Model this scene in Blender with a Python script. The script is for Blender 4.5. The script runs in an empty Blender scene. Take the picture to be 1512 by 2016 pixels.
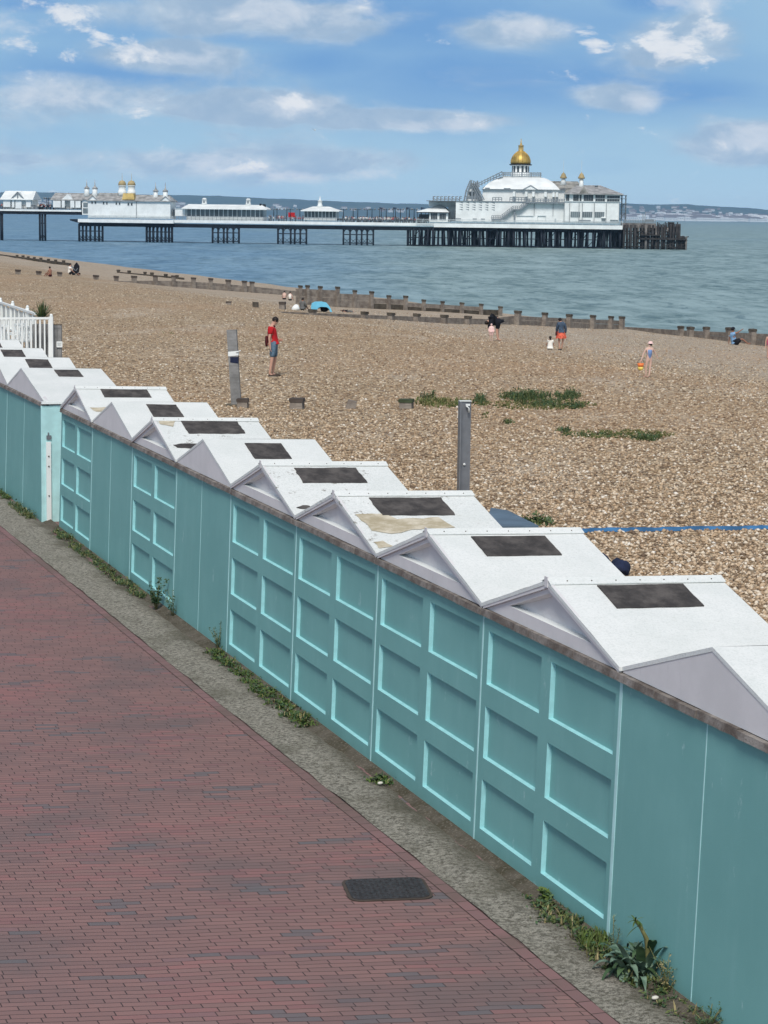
import bpy, bmesh, math, random
from mathutils import Vector, Matrix, noise as mnoise
random.seed(7)
sc = bpy.context.scene
C = sc.collection
PI = math.pi
# ------------------------------------------------------------------ camera model (measured from the photo)
F = 4312.0; CX = 756.0; CY = 1008.0; CZ = 5.2
PITCH = math.atan(583 / F); ROLL = math.radians(0.72)
def ray(px, py):
    x = (px - CX) / F; y = -(py - CY) / F
    c, s = math.cos(ROLL), math.sin(ROLL)
    x, y = x * c - y * s, x * s + y * c
    cp, sp = math.cos(PITCH), math.sin(PITCH)
    return Vector((x, cp + y * sp, -sp + y * cp))
def W(px, py, z):
    d = ray(px, py); t = (z - CZ) / d.z
    return Vector((d.x * t, d.y * t, z))
P0 = Vector((1.71, 15.28, 0)); T = Vector((-.3229, .9464, 0)); N = Vector((.9464, .3229, 0))
WALL_ROT = math.atan2(N.y, N.x)
def UC(u, c, z=0): 
    p = P0 + T * u + N * c; p.z = z; return p
def cu(p):
    q = Vector((p[0], p[1], 0)) - P0
    return q.dot(N), q.dot(T)
SEA = -3.86
PROF = [(-50, .5), (2, .5), (22, .5), (30, -.28), (40, -1.15), (60, -2.5), (64, -3.0), (72, -4.6), (110, -7), (400, -9)]
def prof(c):
    for (a, za), (b, zb) in zip(PROF, PROF[1:]):
        if c <= b: 
            t = (c - a) / (b - a); return za + (zb - za) * t
    return -9
def bz(x, y):
    c, u = cu((x, y))
    z = (prof(c - 2) + 2 * prof(c) + prof(c + 2)) / 4
    if c > 1.8:
        f = min(1, (c - 1.8) / 6)
        z += f * .12 * mnoise.noise(Vector((x / 9, y / 12, 0))) + f * .018 * mnoise.noise(Vector((x / 1.6, y / 1.9, 3)))
    return z
def HIT(px, py):
    d = ray(px, py); Y = 18.0
    while Y < 1500:
        t = Y / d.y
        if CZ + d.z * t < bz(d.x * t, Y): break
        Y += .25 if Y > 100 else .08
    return Vector((d.x * t, Y, bz(d.x * t, Y)))

# ------------------------------------------------------------------ materials
def nt(m):
    m.use_nodes = True; m.node_tree.nodes.clear(); return m.node_tree
class G:
    """tiny node-expression helper"""
    def __init__(s, tree): s.t = tree
    def n(s, typ, **kw):
        nd = s.t.nodes.new(typ)
        for k, v in kw.items(): setattr(nd, k, v)
        return nd
    def put(s, sock, v):
        if isinstance(v, bpy.types.NodeSocket): s.t.links.new(v, sock)
        elif isinstance(v, (tuple, list)) and len(v) == 3 and sock.type == 'RGBA': sock.default_value = (*v, 1)
        else: sock.default_value = v
    def m(s, op, a, b=0, c=0, clamp=False):
        nd = s.n('ShaderNodeMath', operation=op, use_clamp=clamp)
        s.put(nd.inputs[0], a); s.put(nd.inputs[1], b)
        if op in ('MULTIPLY_ADD', 'SMOOTH_MIN', 'COMPARE'): s.put(nd.inputs[2], c)
        return nd.outputs[0]
    def ss(s, v, a, b, ta=0., tb=1.):
        nd = s.n('ShaderNodeMapRange', interpolation_type='SMOOTHSTEP')
        for i, q in enumerate((v, a, b, ta, tb)): s.put(nd.inputs[i], q)
        return nd.outputs[0]
    def mix(s, f, a, b, mode='MIX'):
        nd = s.n('ShaderNodeMix', data_type='RGBA', blend_type=mode)
        s.put(nd.inputs[0], f); s.put(nd.inputs[6], a); s.put(nd.inputs[7], b)
        return nd.outputs[2]
    def noise(s, vec, scale, detail=3, rough=.55, dist=0):
        nd = s.n('ShaderNodeTexNoise'); s.put(nd.inputs['Vector'], vec)
        nd.inputs['Scale'].default_value = scale; nd.inputs['Detail'].default_value = detail
        nd.inputs['Roughness'].default_value = rough; nd.inputs['Distortion'].default_value = dist
        return nd.outputs['Fac']
    def vor(s, vec, scale, feat='F1', rnd=1):
        nd = s.n('ShaderNodeTexVoronoi', feature=feat); s.put(nd.inputs['Vector'], vec)
        nd.inputs['Scale'].default_value = scale; nd.inputs['Randomness'].default_value = rnd
        return nd
    def map(s, vec, sc_=(1, 1, 1), rot=(0, 0, 0), loc=(0, 0, 0)):
        nd = s.n('ShaderNodeMapping'); s.put(nd.inputs[0], vec)
        nd.inputs['Location'].default_value = loc; nd.inputs['Rotation'].default_value = rot; nd.inputs['Scale'].default_value = sc_
        return nd.outputs[0]
    def bump(s, h, strength=.3, dist=.02, normal=None):
        nd = s.n('ShaderNodeBump'); nd.inputs['Strength'].default_value = strength; nd.inputs['Distance'].default_value = dist
        s.put(nd.inputs['Height'], h)
        if normal is not None: s.put(nd.inputs['Normal'], normal)
        return nd.outputs[0]
    def ramp(s, f, stops):
        nd = s.n('ShaderNodeValToRGB'); s.put(nd.inputs[0], f)
        e = nd.color_ramp.elements
        while len(e) < len(stops): e.new(.5)
        for el, (p, c) in zip(e, stops): el.position = p; el.color = (*c, 1)
        return nd.outputs[0]
    def out(s, col, rough=.8, normal=None, spec=.3, metal=0, **kw):
        b = s.n('ShaderNodeBsdfPrincipled'); o = s.n('ShaderNodeOutputMaterial')
        s.put(b.inputs['Base Color'], col); s.put(b.inputs['Roughness'], rough); s.put(b.inputs['Specular IOR Level'], spec)
        s.put(b.inputs['Metallic'], metal)
        if normal is not None: s.put(b.inputs['Normal'], normal)
        for k, v in kw.items(): s.put(b.inputs[k], v)
        s.t.links.new(b.outputs[0], o.inputs[0]); return b
def obj_vec(g): return g.n('ShaderNodeTexCoord').outputs['Object']
def pos_vec(g): return g.n('ShaderNodeNewGeometry').outputs['Position']
def simple(name, col, rough=.7, var=.12, scale=6., metal=0, spec=.3, bump=0, bscale=30, streak=0):
    m = bpy.data.materials.new(name); g = G(nt(m)); v = obj_vec(g)
    n = g.noise(v, scale, 4)
    c = g.mix(g.ss(n, .3, .7), tuple(x * (1 - var) for x in col), tuple(min(1, x * (1 + var)) for x in col))
    if streak:
        n2 = g.noise(g.map(v, (6, 6, .6)), 2.0, 4)
        c = g.mix(g.m('MULTIPLY', g.ss(n2, .5, .75), streak), c, tuple(x * .55 for x in col))
    nm = g.bump(g.noise(v, bscale, 3), bump, .01) if bump else None
    g.out(c, rough, nm, spec, metal); return m
M = {}
def make_materials():
    # brick paving
    m = bpy.data.materials.new('brick_paving'); g = G(nt(m)); v = pos_vec(g)
    wob = g.noise(v, .8, 2); sp = g.n('ShaderNodeSeparateXYZ'); g.put(sp.inputs[0], v)
    ra = g.m('ADD', g.m('MULTIPLY', sp.outputs[0], .963), g.m('MULTIPLY', sp.outputs[1], .343))
    rb = g.m('ADD', g.m('ADD', g.m('MULTIPLY', sp.outputs[0], -.139), g.m('MULTIPLY', sp.outputs[1], 1.012)), g.m('MULTIPLY', g.m('SUBTRACT', wob, .5), .10))
    rb = g.m('ADD', rb, g.m('MULTIPLY', g.m('SUBTRACT', g.noise(v, 5, 1), .5), .012))
    wn = g.n('ShaderNodeTexWhiteNoise', noise_dimensions='1D'); g.put(wn.inputs['W'], g.m('FLOOR', g.m('DIVIDE', rb, .079)))
    ra = g.m('ADD', ra, g.m('MULTIPLY', wn.outputs['Value'], .11))
    ad = g.n('ShaderNodeCombineXYZ'); g.put(ad.inputs[0], ra); g.put(ad.inputs[1], rb); vv = ad.outputs[0]
    b = g.n('ShaderNodeTexBrick'); g.put(b.inputs['Vector'], ad.outputs[0])
    b.offset = .5; b.inputs['Scale'].default_value = 1; b.inputs['Brick Width'].default_value = .226; b.inputs['Row Height'].default_value = .079
    b.inputs['Mortar Size'].default_value = .0045; b.inputs['Mortar Smooth'].default_value = .3; b.inputs['Bias'].default_value = -.1
    b.inputs['Color1'].default_value = (.250, .144, .132, 1); b.inputs['Color2'].default_value = (.208, .125, .116, 1); b.inputs['Mortar'].default_value = (.025, .018, .018, 1)
    n1 = g.noise(v, .55, 5, .6); n2 = g.noise(v, 3.0, 5, .65); n3 = g.noise(v, 120, 2)
    col = g.mix(g.m('MULTIPLY', g.ss(n1, .47, .68), .6), b.outputs['Color'], (.125, .105, .104))
    # grey, burnt and red bricks picked brick by brick
    row = g.m('FLOOR', g.m('DIVIDE', rb, .079)); odd = g.m('MODULO', g.m('ABSOLUTE', row), 2)
    cl = g.m('FLOOR', g.m('DIVIDE', g.m('ADD', ra, g.m('MULTIPLY', g.m('SUBTRACT', 1, odd), .113)), .226))
    cid = g.n('ShaderNodeCombineXYZ'); g.put(cid.inputs[0], g.m('MULTIPLY', cl, .226)); g.put(cid.inputs[1], g.m('MULTIPLY', row, .079))
    w2n = g.n('ShaderNodeTexWhiteNoise', noise_dimensions='2D'); g.put(w2n.inputs['Vector'], cid.outputs[0]); rnd = w2n.outputs['Value']
    clus = g.noise(cid.outputs[0], 2.4, 2, .5); clus2 = g.noise(g.map(cid.outputs[0], (1, 1.5, 1), loc=(7, 3, 0)), .7, 2, .5)
    grey = g.ss(g.m('ADD', clus, g.m('MULTIPLY', rnd, .10)), .655, .70)
    col = g.mix(g.m('MULTIPLY', grey, .8), col, (.118, .120, .128))
    col = g.mix(g.m('MULTIPLY', g.ss(g.m('ADD', clus2, g.m('MULTIPLY', rnd, .22)), .68, .76), .5), col, (.31, .135, .13))
    col = g.mix(g.ss(rnd, .80, 1, 0, .35), col, (.13, .085, .09))
    col = g.mix(g.ss(n2, .3, .75, 0, .25), col, (.17, .115, .112))
    col = g.mix(g.m('MULTIPLY', b.outputs['Fac'], g.ss(g.noise(v, 7, 3), .3, .6, .45, 1.)), col, (.058, .040, .040))
    h = g.m('ADD', g.m('MULTIPLY', b.outputs['Fac'], -1.0), g.m('MULTIPLY', n3, .35))
    g.out(col, .82, g.bump(h, .55, .006), .3); M['brick'] = m
    # brick border (runs along the edge; u/v from UV map)
    m = bpy.data.materials.new('brick_border'); g = G(nt(m)); uv = g.n('ShaderNodeTexCoord').outputs['UV']; v = pos_vec(g)
    b = g.n('ShaderNodeTexBrick'); g.put(b.inputs['Vector'], uv); b.offset = .5
    b.inputs['Scale'].default_value = 1; b.inputs['Brick Width'].default_value = .226; b.inputs['Row Height'].default_value = .11; b.inputs['Mortar Size'].default_value = .005
    b.inputs['Color1'].default_value = (.225, .128, .125, 1); b.inputs['Color2'].default_value = (.19, .115, .112, 1); b.inputs['Mortar'].default_value = (.03, .022, .02, 1)
    col = g.mix(g.ss(g.noise(v, 1.1, 4), .4, .7, 0, .6), b.outputs['Color'], (.105, .088, .068))
    g.out(col, .85, g.bump(g.m('ADD', g.m('MULTIPLY', b.outputs['Fac'], -1), g.m('MULTIPLY', g.noise(v, 90, 2), .4)), .5, .006), .3); M['border'] = m
    # concrete apron
    m = bpy.data.materials.new('rough_concrete'); g = G(nt(m)); v = pos_vec(g)
    n1 = g.noise(v, 1.3, 5, .65); n2 = g.noise(v, 26, 6, .8); n3 = g.noise(v, 110, 3, .7)
    col = g.mix(g.ss(n2, .38, .60), (.12, .11, .088), (.40, .375, .315))
    col = g.mix(g.ss(n1, .50, .70, 0, .55), col, (.12, .112, .08))
    col = g.mix(g.ss(n3, .48, .66, 0, .6), col, (.05, .048, .038))
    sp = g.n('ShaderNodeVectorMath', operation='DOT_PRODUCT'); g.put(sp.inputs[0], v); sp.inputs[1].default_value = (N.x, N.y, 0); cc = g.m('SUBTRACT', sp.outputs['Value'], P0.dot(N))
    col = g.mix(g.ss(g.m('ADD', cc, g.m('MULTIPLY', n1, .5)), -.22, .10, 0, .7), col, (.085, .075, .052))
    g.out(col, .95, g.bump(g.m('ADD', n2, n3), .7, .02), .2); M['concrete'] = m
    m = bpy.data.materials.new('gutter_dirt'); g = G(nt(m)); v = pos_vec(g)
    n1 = g.noise(v, 2.2, 5, .7); n2 = g.noise(v, 40, 4, .7)
    col = g.mix(g.ss(n1, .35, .65), (.11, .095, .075), (.055, .048, .030)); col = g.mix(g.ss(n2, .5, .7), col, (.17, .15, .12))
    g.out(col, .95, g.bump(n2, .6, .015), .2); M['gutter'] = m
    # shingle beach
    m = bpy.data.materials.new('shingle'); g = G(nt(m)); v = pos_vec(g)
    dv = g.n('ShaderNodeVectorMath', operation='ADD'); g.put(dv.inputs[0], v)
    wn = g.n('ShaderNodeTexNoise'); g.put(wn.inputs['Vector'], v); wn.inputs['Scale'].default_value = 7
    sc1 = g.n('ShaderNodeVectorMath', operation='SCALE'); g.put(sc1.inputs[0], wn.outputs['Color']); sc1.inputs[3].default_value = .025
    g.put(dv.inputs[1], sc1.outputs[0])
    a = g.vor(g.map(dv.outputs[0], (1.0, .72, 1)), 14); a2 = g.vor(g.map(dv.outputs[0], (.9, .6, 1), loc=(3, 7, 0)), 9.0); a3 = g.vor(v, 42)
    sep = g.n('ShaderNodeSeparateColor'); g.put(sep.inputs[0], a.outputs['Color'])
    sep2 = g.n('ShaderNodeSeparateColor'); g.put(sep2.inputs[0], a2.outputs['Color'])
    col = g.ramp(sep.outputs[0], [(0, (.16, .10, .055)), (.3, (.33, .225, .125)), (.6, (.46, .335, .20)), (.85, (.58, .46, .31)), (1, (.78, .69, .53))])
    col2 = g.ramp(sep2.outputs[1], [(0, (.11, .07, .038)), (.3, (.31, .215, .12)), (.7, (.48, .36, .22)), (1, (.76, .65, .48))])
    col = g.mix(.38, col, col2)
    gap = g.m('MULTIPLY', g.ss(a.outputs['Distance'], .48, .80), .75)
    col = g.mix(gap, col, (.060, .040, .024))
    gap2 = g.m('MULTIPLY', g.ss(a2.outputs['Distance'], .55, .85), .55); col = g.mix(gap2, col, (.10, .07, .045))
    big = g.noise(g.map(v, (.08, .05, .1), rot=(0, 0, -.33)), 1, 4, .6)
    col = g.mix(g.ss(big, .42, .70, 0, .6), col, g.mix(.5, col, (.40, .255, .15)))
    big2 = g.noise(g.map(v, (.22, .12, .1), loc=(5, 2, 0)), 1, 4, .65)
    col = g.mix(g.ss(big2, .5, .72, 0, .6), col, g.mix(.5, col, (.58, .52, .43)))
    # greyer wet-edge stones lower down the beach
    sx = g.n('ShaderNodeVectorMath', operation='DOT_PRODUCT'); g.put(sx.inputs[0], v); sx.inputs[1].default_value = (N.x, N.y, 0)
    cc = g.m('SUBTRACT', sx.outputs['Value'], P0.dot(N))
    col = g.mix(g.ss(cc, 26, 36, 0, .6), col, g.mix(.5, col, (.46, .43, .375)))
    h = g.m('ADD', g.m('MULTIPLY', a.outputs['Distance'], -1), g.m('MULTIPLY', a2.outputs['Distance'], -1.4))
    h = g.m('ADD', h, g.m('MULTIPLY', a3.outputs['Distance'], -.3))
    g.out(col, .85, g.bump(h, .7, .03), .25); M['shingle'] = m
    m = bpy.data.materials.new('loose_stones'); g = G(nt(m)); gi = g.n('ShaderNodeNewGeometry'); rp = gi.outputs['Random Per Island']
    col = g.ramp(rp, [(0, (.13, .09, .06)), (.25, (.32, .225, .14)), (.5, (.47, .345, .22)), (.75, (.56, .44, .305)), (.93, (.66, .57, .44)), (1, (.74, .69, .60))])
    big = g.noise(g.map(gi.outputs['Position'], (.08, .05, .1), rot=(0, 0, -.33)), 1, 4, .6)
    col = g.mix(g.ss(big, .42, .70, 0, .5), col, g.mix(.5, col, (.40, .23, .11)))
    g.out(col, .75, None, .3); M['stones'] = m
    # sea
    m = bpy.data.materials.new('sea_water'); g = G(nt(m)); v = pos_vec(g)
    sp = g.n('ShaderNodeSeparateXYZ'); g.put(sp.inputs[0], v)
    w1 = g.noise(g.map(v, (.45, .15, 1), rot=(0, 0, .2)), 1, 6, .72, .5)
    w2 = g.noise(g.map(v, (.9, .55, 1), rot=(0, 0, .1)), 1, 4, .6)
    w3 = g.noise(g.map(v, (.012, .006, 1)), 1, 5, .6)
    w4 = g.noise(g.map(v, (.11, .030, 1), rot=(0, 0, .15)), 1, 6, .7)
    # sky reflection put into the colour: greener to the right, bluer by the pier
    ang = g.m('DIVIDE', sp.outputs[0], g.m('MAXIMUM', sp.outputs[1], 1))
    green = g.m('ADD', g.ss(ang, -.10, .05), g.m('MULTIPLY', g.m('SUBTRACT', w3, .5), 1.2), clamp=True)
    deep = g.mix(green, (.070, .165, .265), (.115, .185, .18))
    lite = g.mix(green, (.19, .33, .44), (.31, .42, .415))
    col = g.mix(g.ss(w4, .32, .74), deep, lite)
    col = g.mix(g.ss(w1, .46, .62, 0, .7), col, lite)
    col = g.mix(g.ss(w1, .47, .36, 0, .6), col, (.04, .095, .11))
    foam = g.m('MULTIPLY', g.ss(w1, .60, .68), g.ss(w4, .54, .66))
    col = g.mix(g.m('MULTIPLY', foam, .55), col, (.6, .68, .7))
    h = g.m('ADD', g.m('MULTIPLY', w1, 1.0), g.m('MULTIPLY', w2, .35))
    g.out(col, .42, g.bump(h, .75, .8), .32, IOR=1.33); M['sea'] = m
    # turquoise painted render
    m = bpy.data.materials.new('turquoise_paint'); g = G(nt(m)); v = pos_vec(g); sp = g.n('ShaderNodeSeparateXYZ'); g.put(sp.inputs[0], v)
    n1 = g.noise(v, 1.1, 5, .6); n2 = g.noise(g.map(v, (5, 5, .7)), 1.0, 5, .65); n3 = g.noise(v, 150, 2)
    col = g.mix(g.ss(n1, .3, .7), (.155, .362, .350), (.178, .398, .384))
    col = g.mix(g.ss(n2, .52, .74, 0, .14), col, (.30, .53, .53))
    col = g.mix(g.ss(n2, .45, .28, 0, .12), col, (.12, .30, .31))
    dirt = g.m('MULTIPLY', g.ss(g.m('ADD', sp.outputs[2], g.m('MULTIPLY', n1, .35)), .36, .14), .45)
    col = g.mix(dirt, col, (.12, .25, .21))
    scuff = g.m('MULTIPLY', g.ss(g.noise(g.map(v, (3, 3, 1.4)), 1.7, 6, .75), .63, .70), .45)
    col = g.mix(scuff, col, (.42, .60, .60))
    g.out(col, .62, g.bump(g.m('ADD', n3, g.m('MULTIPLY', n1, 2)), .25, .004), .3); M['turq'] = m
    m = simple('turquoise_trim_lit_side', (.42, .68, .68), .6, .1, 4); M['trim'] = m; M['lit_reveal'] = simple('turquoise_lit_reveal', (.30, .60, .62), .6, .08, 9)  # light on the panel recess edges painted in as a paler turquoise
    # white painted roof felt
    def roof(name, dirt, flake):
        m = bpy.data.materials.new(name); g = G(nt(m)); v = pos_vec(g)
        n1 = g.noise(v, 2.0, 5, .6); n2 = g.noise(g.map(v, (1, 1, 4)), 9, 6, .75); n3 = g.noise(v, 55, 3, .7)
        col = g.mix(g.ss(n1, .3, .7), (.64, .665, .64), (.71, .725, .70))
        col = g.mix(g.ss(n3, .46, .66, 0, dirt), col, (.46, .50, .47)); col = g.mix(g.ss(g.noise(g.map(v, (1, 3, 1)), 24, 5, .75), .52, .62, 0, dirt * .8), col, (.50, .52, .49))
        col = g.mix(g.ss(n2, .60, .70, 0, dirt * .9), col, (.50, .51, .45))
        if flake:
            f = g.m('MULTIPLY', g.ss(g.noise(g.map(v, (1, 1, 2.5)), 5, 7, .8), .585, .615), g.ss(n1, .42, .55))
            col = g.mix(g.m('MULTIPLY', f, flake), col, (.17, .15, .12))
        g.out(col, .72, g.bump(g.m('ADD', n3, n2), .35, .006), .3); return m
    M['roof'] = roof('white_roof_paint', .35, 0); M['roof_worn'] = roof('worn_white_roof_paint', .55, .8)
    m = bpy.data.materials.new('gable_white'); g = G(nt(m)); v = pos_vec(g)
    n1 = g.noise(v, 2.2, 5, .6); n3 = g.noise(v, 90, 3)
    col = g.mix(g.ss(n1, .3, .7), (.60, .585, .585), (.67, .65, .65)); col = g.mix(g.ss(g.noise(g.map(v, (4, 4, 1)), 2, 5, .7), .6, .75, 0, .35), col, (.40, .385, .39))
    g.out(col, .75, g.bump(n3, .2, .004), .3); M['gable'] = m
    m = bpy.data.materials.new('dark_felt'); g = G(nt(m)); v = pos_vec(g)
    n1 = g.noise(v, 5, 6, .7); n2 = g.noise(v, 70, 3)
    col = g.mix(g.ss(n1, .35, .7), (.040, .037, .036), (.105, .095, .088)); g.out(col, .9, g.bump(n2, .5, .006), .25); M['felt'] = m
    m = bpy.data.materials.new('bare_board'); g = G(nt(m)); v = pos_vec(g)
    n1 = g.noise(g.map(v, (1, 1, 5)), 5, 6, .7); col = g.mix(g.ss(n1, .35, .7), (.36, .31, .21), (.58, .53, .42)); g.out(col, .9, g.bump(n1, .4, .006), .2); M['bare'] = m
    m = bpy.data.materials.new('coping_stone'); g = G(nt(m)); v = pos_vec(g)
    n1 = g.noise(v, 4, 6, .7); n2 = g.noise(v, 45, 4, .75)
    col = g.mix(g.ss(n1, .35, .7), (.12, .10, .085), (.30, .275, .25)); col = g.mix(g.ss(n2, .52, .72, 0, .7), col, (.06, .05, .042))
    g.out(col, .95, g.bump(n2, .7, .012), .2); M['coping'] = m
    # timber
    def timber(name, a, b):
        m = bpy.data.materials.new(name); g = G(nt(m)); v = obj_vec(g)
        n1 = g.noise(g.map(v, (2, 2, 2)), 1, 5, .7); n2 = g.noise(g.map(v, (.6, 5, 9)), 2, 5, .7)
        col = g.mix(g.ss(n1, .3, .7), a, b); col = g.mix(g.ss(n2, .5, .75, 0, .6), col, tuple(x * .45 for x in a))
        g.out(col, .9, g.bump(n2, .5, .03), .2); return m
    M['timber'] = timber('weathered_timber', (.15, .125, .105), (.30, .265, .225)); M['timber_dark'] = timber('wet_timber', (.045, .038, .030), (.11, .095, .075))
    M['timber_grey'] = timber('grey_timber', (.17, .17, .165), (.30, .30, .295))
    M['iron_green'] = simple('algae_cap', (.045, .06, .03), .9)
    M['rust'] = simple('rusty_iron', (.07, .055, .045), .8)
    M['manhole'] = simple('cast_iron', (.040, .038, .040), .6, .3, 30, 0, .4)
    M['steel'] = simple('galvanised_steel', (.20, .21, .225), .5, .12, 4, .4, .5, .1)
    M['white'] = simple('white_paint', (.76, .79, .77), .55, .05, 1.5)
    M['white_dirty'] = simple('dirty_white_paint', (.62, .65, .62), .7, .15, .5, streak=.35)
    M['pier_white'] = simple('pier_white_paint', (.76, .79, .77), .6, .08, .35, streak=.45)
    M['pier_roofwhite'] = simple('pier_white_roof', (.74, .77, .75), .6, .10, .3, streak=.3)
    M['slate'] = simple('grey_slate', (.31, .31, .30), .8, .35, .7)
    M['slate_brown'] = simple('lichen_slate', (.25, .245, .22), .85, .5, .5)
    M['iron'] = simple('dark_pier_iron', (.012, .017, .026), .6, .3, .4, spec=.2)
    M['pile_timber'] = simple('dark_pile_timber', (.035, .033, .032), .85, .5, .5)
    M['pile_grey'] = simple('grey_pile_timber', (.14, .13, .12), .85, .5, .5)
    M['rail_grey'] = simple('railing_paint', (.20, .23, .25), .6)
    M['rail_white'] = simple('pale_railing_paint', (.50, .55, .56), .6)
    M['glass'] = simple('dark_glass', (.045, .055, .06), .25, .3, .5, spec=.5)
    M['glass_grey'] = simple('grey_glass', (.14, .17, .18), .3, .3, .4, spec=.5)
    M['gold'] = simple('gold_leaf', (.56, .38, .10), .5, .25, .3, .6, .5)
    M['gold_dull'] = simple('gold_paint', (.50, .36, .12), .6, .3, .5)
    M['gold_pale'] = simple('pale_gold_paint', (.36, .28, .14), .65, .2, .3)
    M['skin'] = simple('skin', (.52, .30, .22), .6, .05); M['skin_pale'] = simple('pale_skin', (.62, .42, .34), .6, .05)
    M['skin_tan'] = simple('tanned_skin', (.30, .15, .10), .6, .05)
    M['hair'] = simple('dark_hair', (.016, .011, .009), .6, .3, 40)
    M['red'] = simple('red_cotton', (.42, .012, .016), .85, .15, 12, bump=.2); M['darkred'] = simple('dark_red_cloth', (.07, .012, .014), .85, .2)
    M['denim'] = simple('denim', (.10, .16, .22), .85, .2, 20, bump=.2); M['denim_dark'] = simple('dark_denim', (.055, .085, .13), .85, .3, 15)
    M['black'] = simple('black_cloth', (.008, .009, .014), .85, .3); M['navy'] = simple('navy_cloth', (.012, .018, .045), .85, .3, 9, bump=.3)
    M['orange_skirt'] = simple('coral_skirt', (.62, .12, .07), .85, .4, 18); M['pink'] = simple('pink_cloth', (.68, .34, .36), .85, .12)
    M['hotpink'] = simple('bright_pink_cloth', (.62, .10, .22), .85, .2); M['palepink'] = simple('pale_pink_cloth', (.80, .56, .52), .85, .08)
    M['cream'] = simple('cream_cotton', (.78, .75, .68), .85, .05); M['blue_swim'] = simple('blue_swimsuit', (.16, .25, .46), .75, .2)
    M['blue_shirt'] = simple('blue_shirt', (.20, .36, .56), .85, .2); M['grey_cloth'] = simple('grey_cloth', (.13, .13, .125), .85, .2)
    M['shoe'] = simple('brown_shoe', (.05, .035, .025), .7); M['sole'] = simple('pale_sole', (.6, .57, .5), .7)
    M['orange'] = simple('orange_plastic', (.85, .22, .06), .4); M['yellow'] = simple('yellow_plastic', (.82, .62, .14), .4)
    M['tent'] = simple('light_blue_nylon', (.16, .52, .72), .5, .12, 2); M['tent_in'] = simple('tent_inside', (.03, .06, .08), .8)
    M['blue_strap'] = simple('blue_webbing', (.040, .14, .29), .7, .35, 3); M['bluegrey'] = simple('blue_grey_board', (.10, .15, .20), .7, .15, 2)
    M['soil'] = simple('soil', (.06, .045, .03), .95, .3, 9)
    def leaf(name, a, b, tr=.25):
        m = bpy.data.materials.new(name); g = G(nt(m)); 
        r = g.n('ShaderNodeObjectInfo'); n1 = g.noise(pos_vec(g), 14, 3)
        col = g.mix(g.ss(n1, .3, .7), a, b); bs = g.out(col, .6, None, .3)
        m.node_tree.nodes; return m
    M['leaf_dark'] = leaf('dark_leaf', (.030, .065, .028), (.075, .13, .055)); M['leaf_grey'] = leaf('grey_green_leaf', (.06, .11, .075), (.17, .25, .18))
    M['leaf_green'] = leaf('green_leaf', (.05, .085, .015), (.11, .16, .035)); M['grass'] = leaf('rough_grass', (.055, .085, .025), (.14, .16, .055))
    M['straw'] = leaf('dry_grass', (.22, .18, .08), (.33, .28, .14)); M['stem'] = leaf('stem_green', (.14, .14, .05), (.20, .19, .08))
    m = bpy.data.materials.new('far_hills'); g = G(nt(m)); v = pos_vec(g)
    n1 = g.noise(g.map(v, (.004, .004, .02)), 1, 5, .6); n2 = g.noise(g.map(v, (.012, .004, .05)), 1, 5, .7)
    col = g.mix(g.ss(n1, .4, .6), (.045, .075, .070), (.085, .115, .090)); col = g.mix(g.ss(n2, .50, .70, 0, .25), col, (.12, .13, .10))
    g.out(col, .95, None, .1); M['hills'] = m
    M['far_white'] = simple('far_white_render', (.93, .92, .90), .8); M['far_cream'] = simple('far_cream_render', (.74, .68, .63), .8)
    M['far_brick'] = simple('far_brick', (.32, .20, .17), .8); M['far_roof'] = simple('far_roof_tile', (.20, .15, .14), .85)
make_materials()

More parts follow.
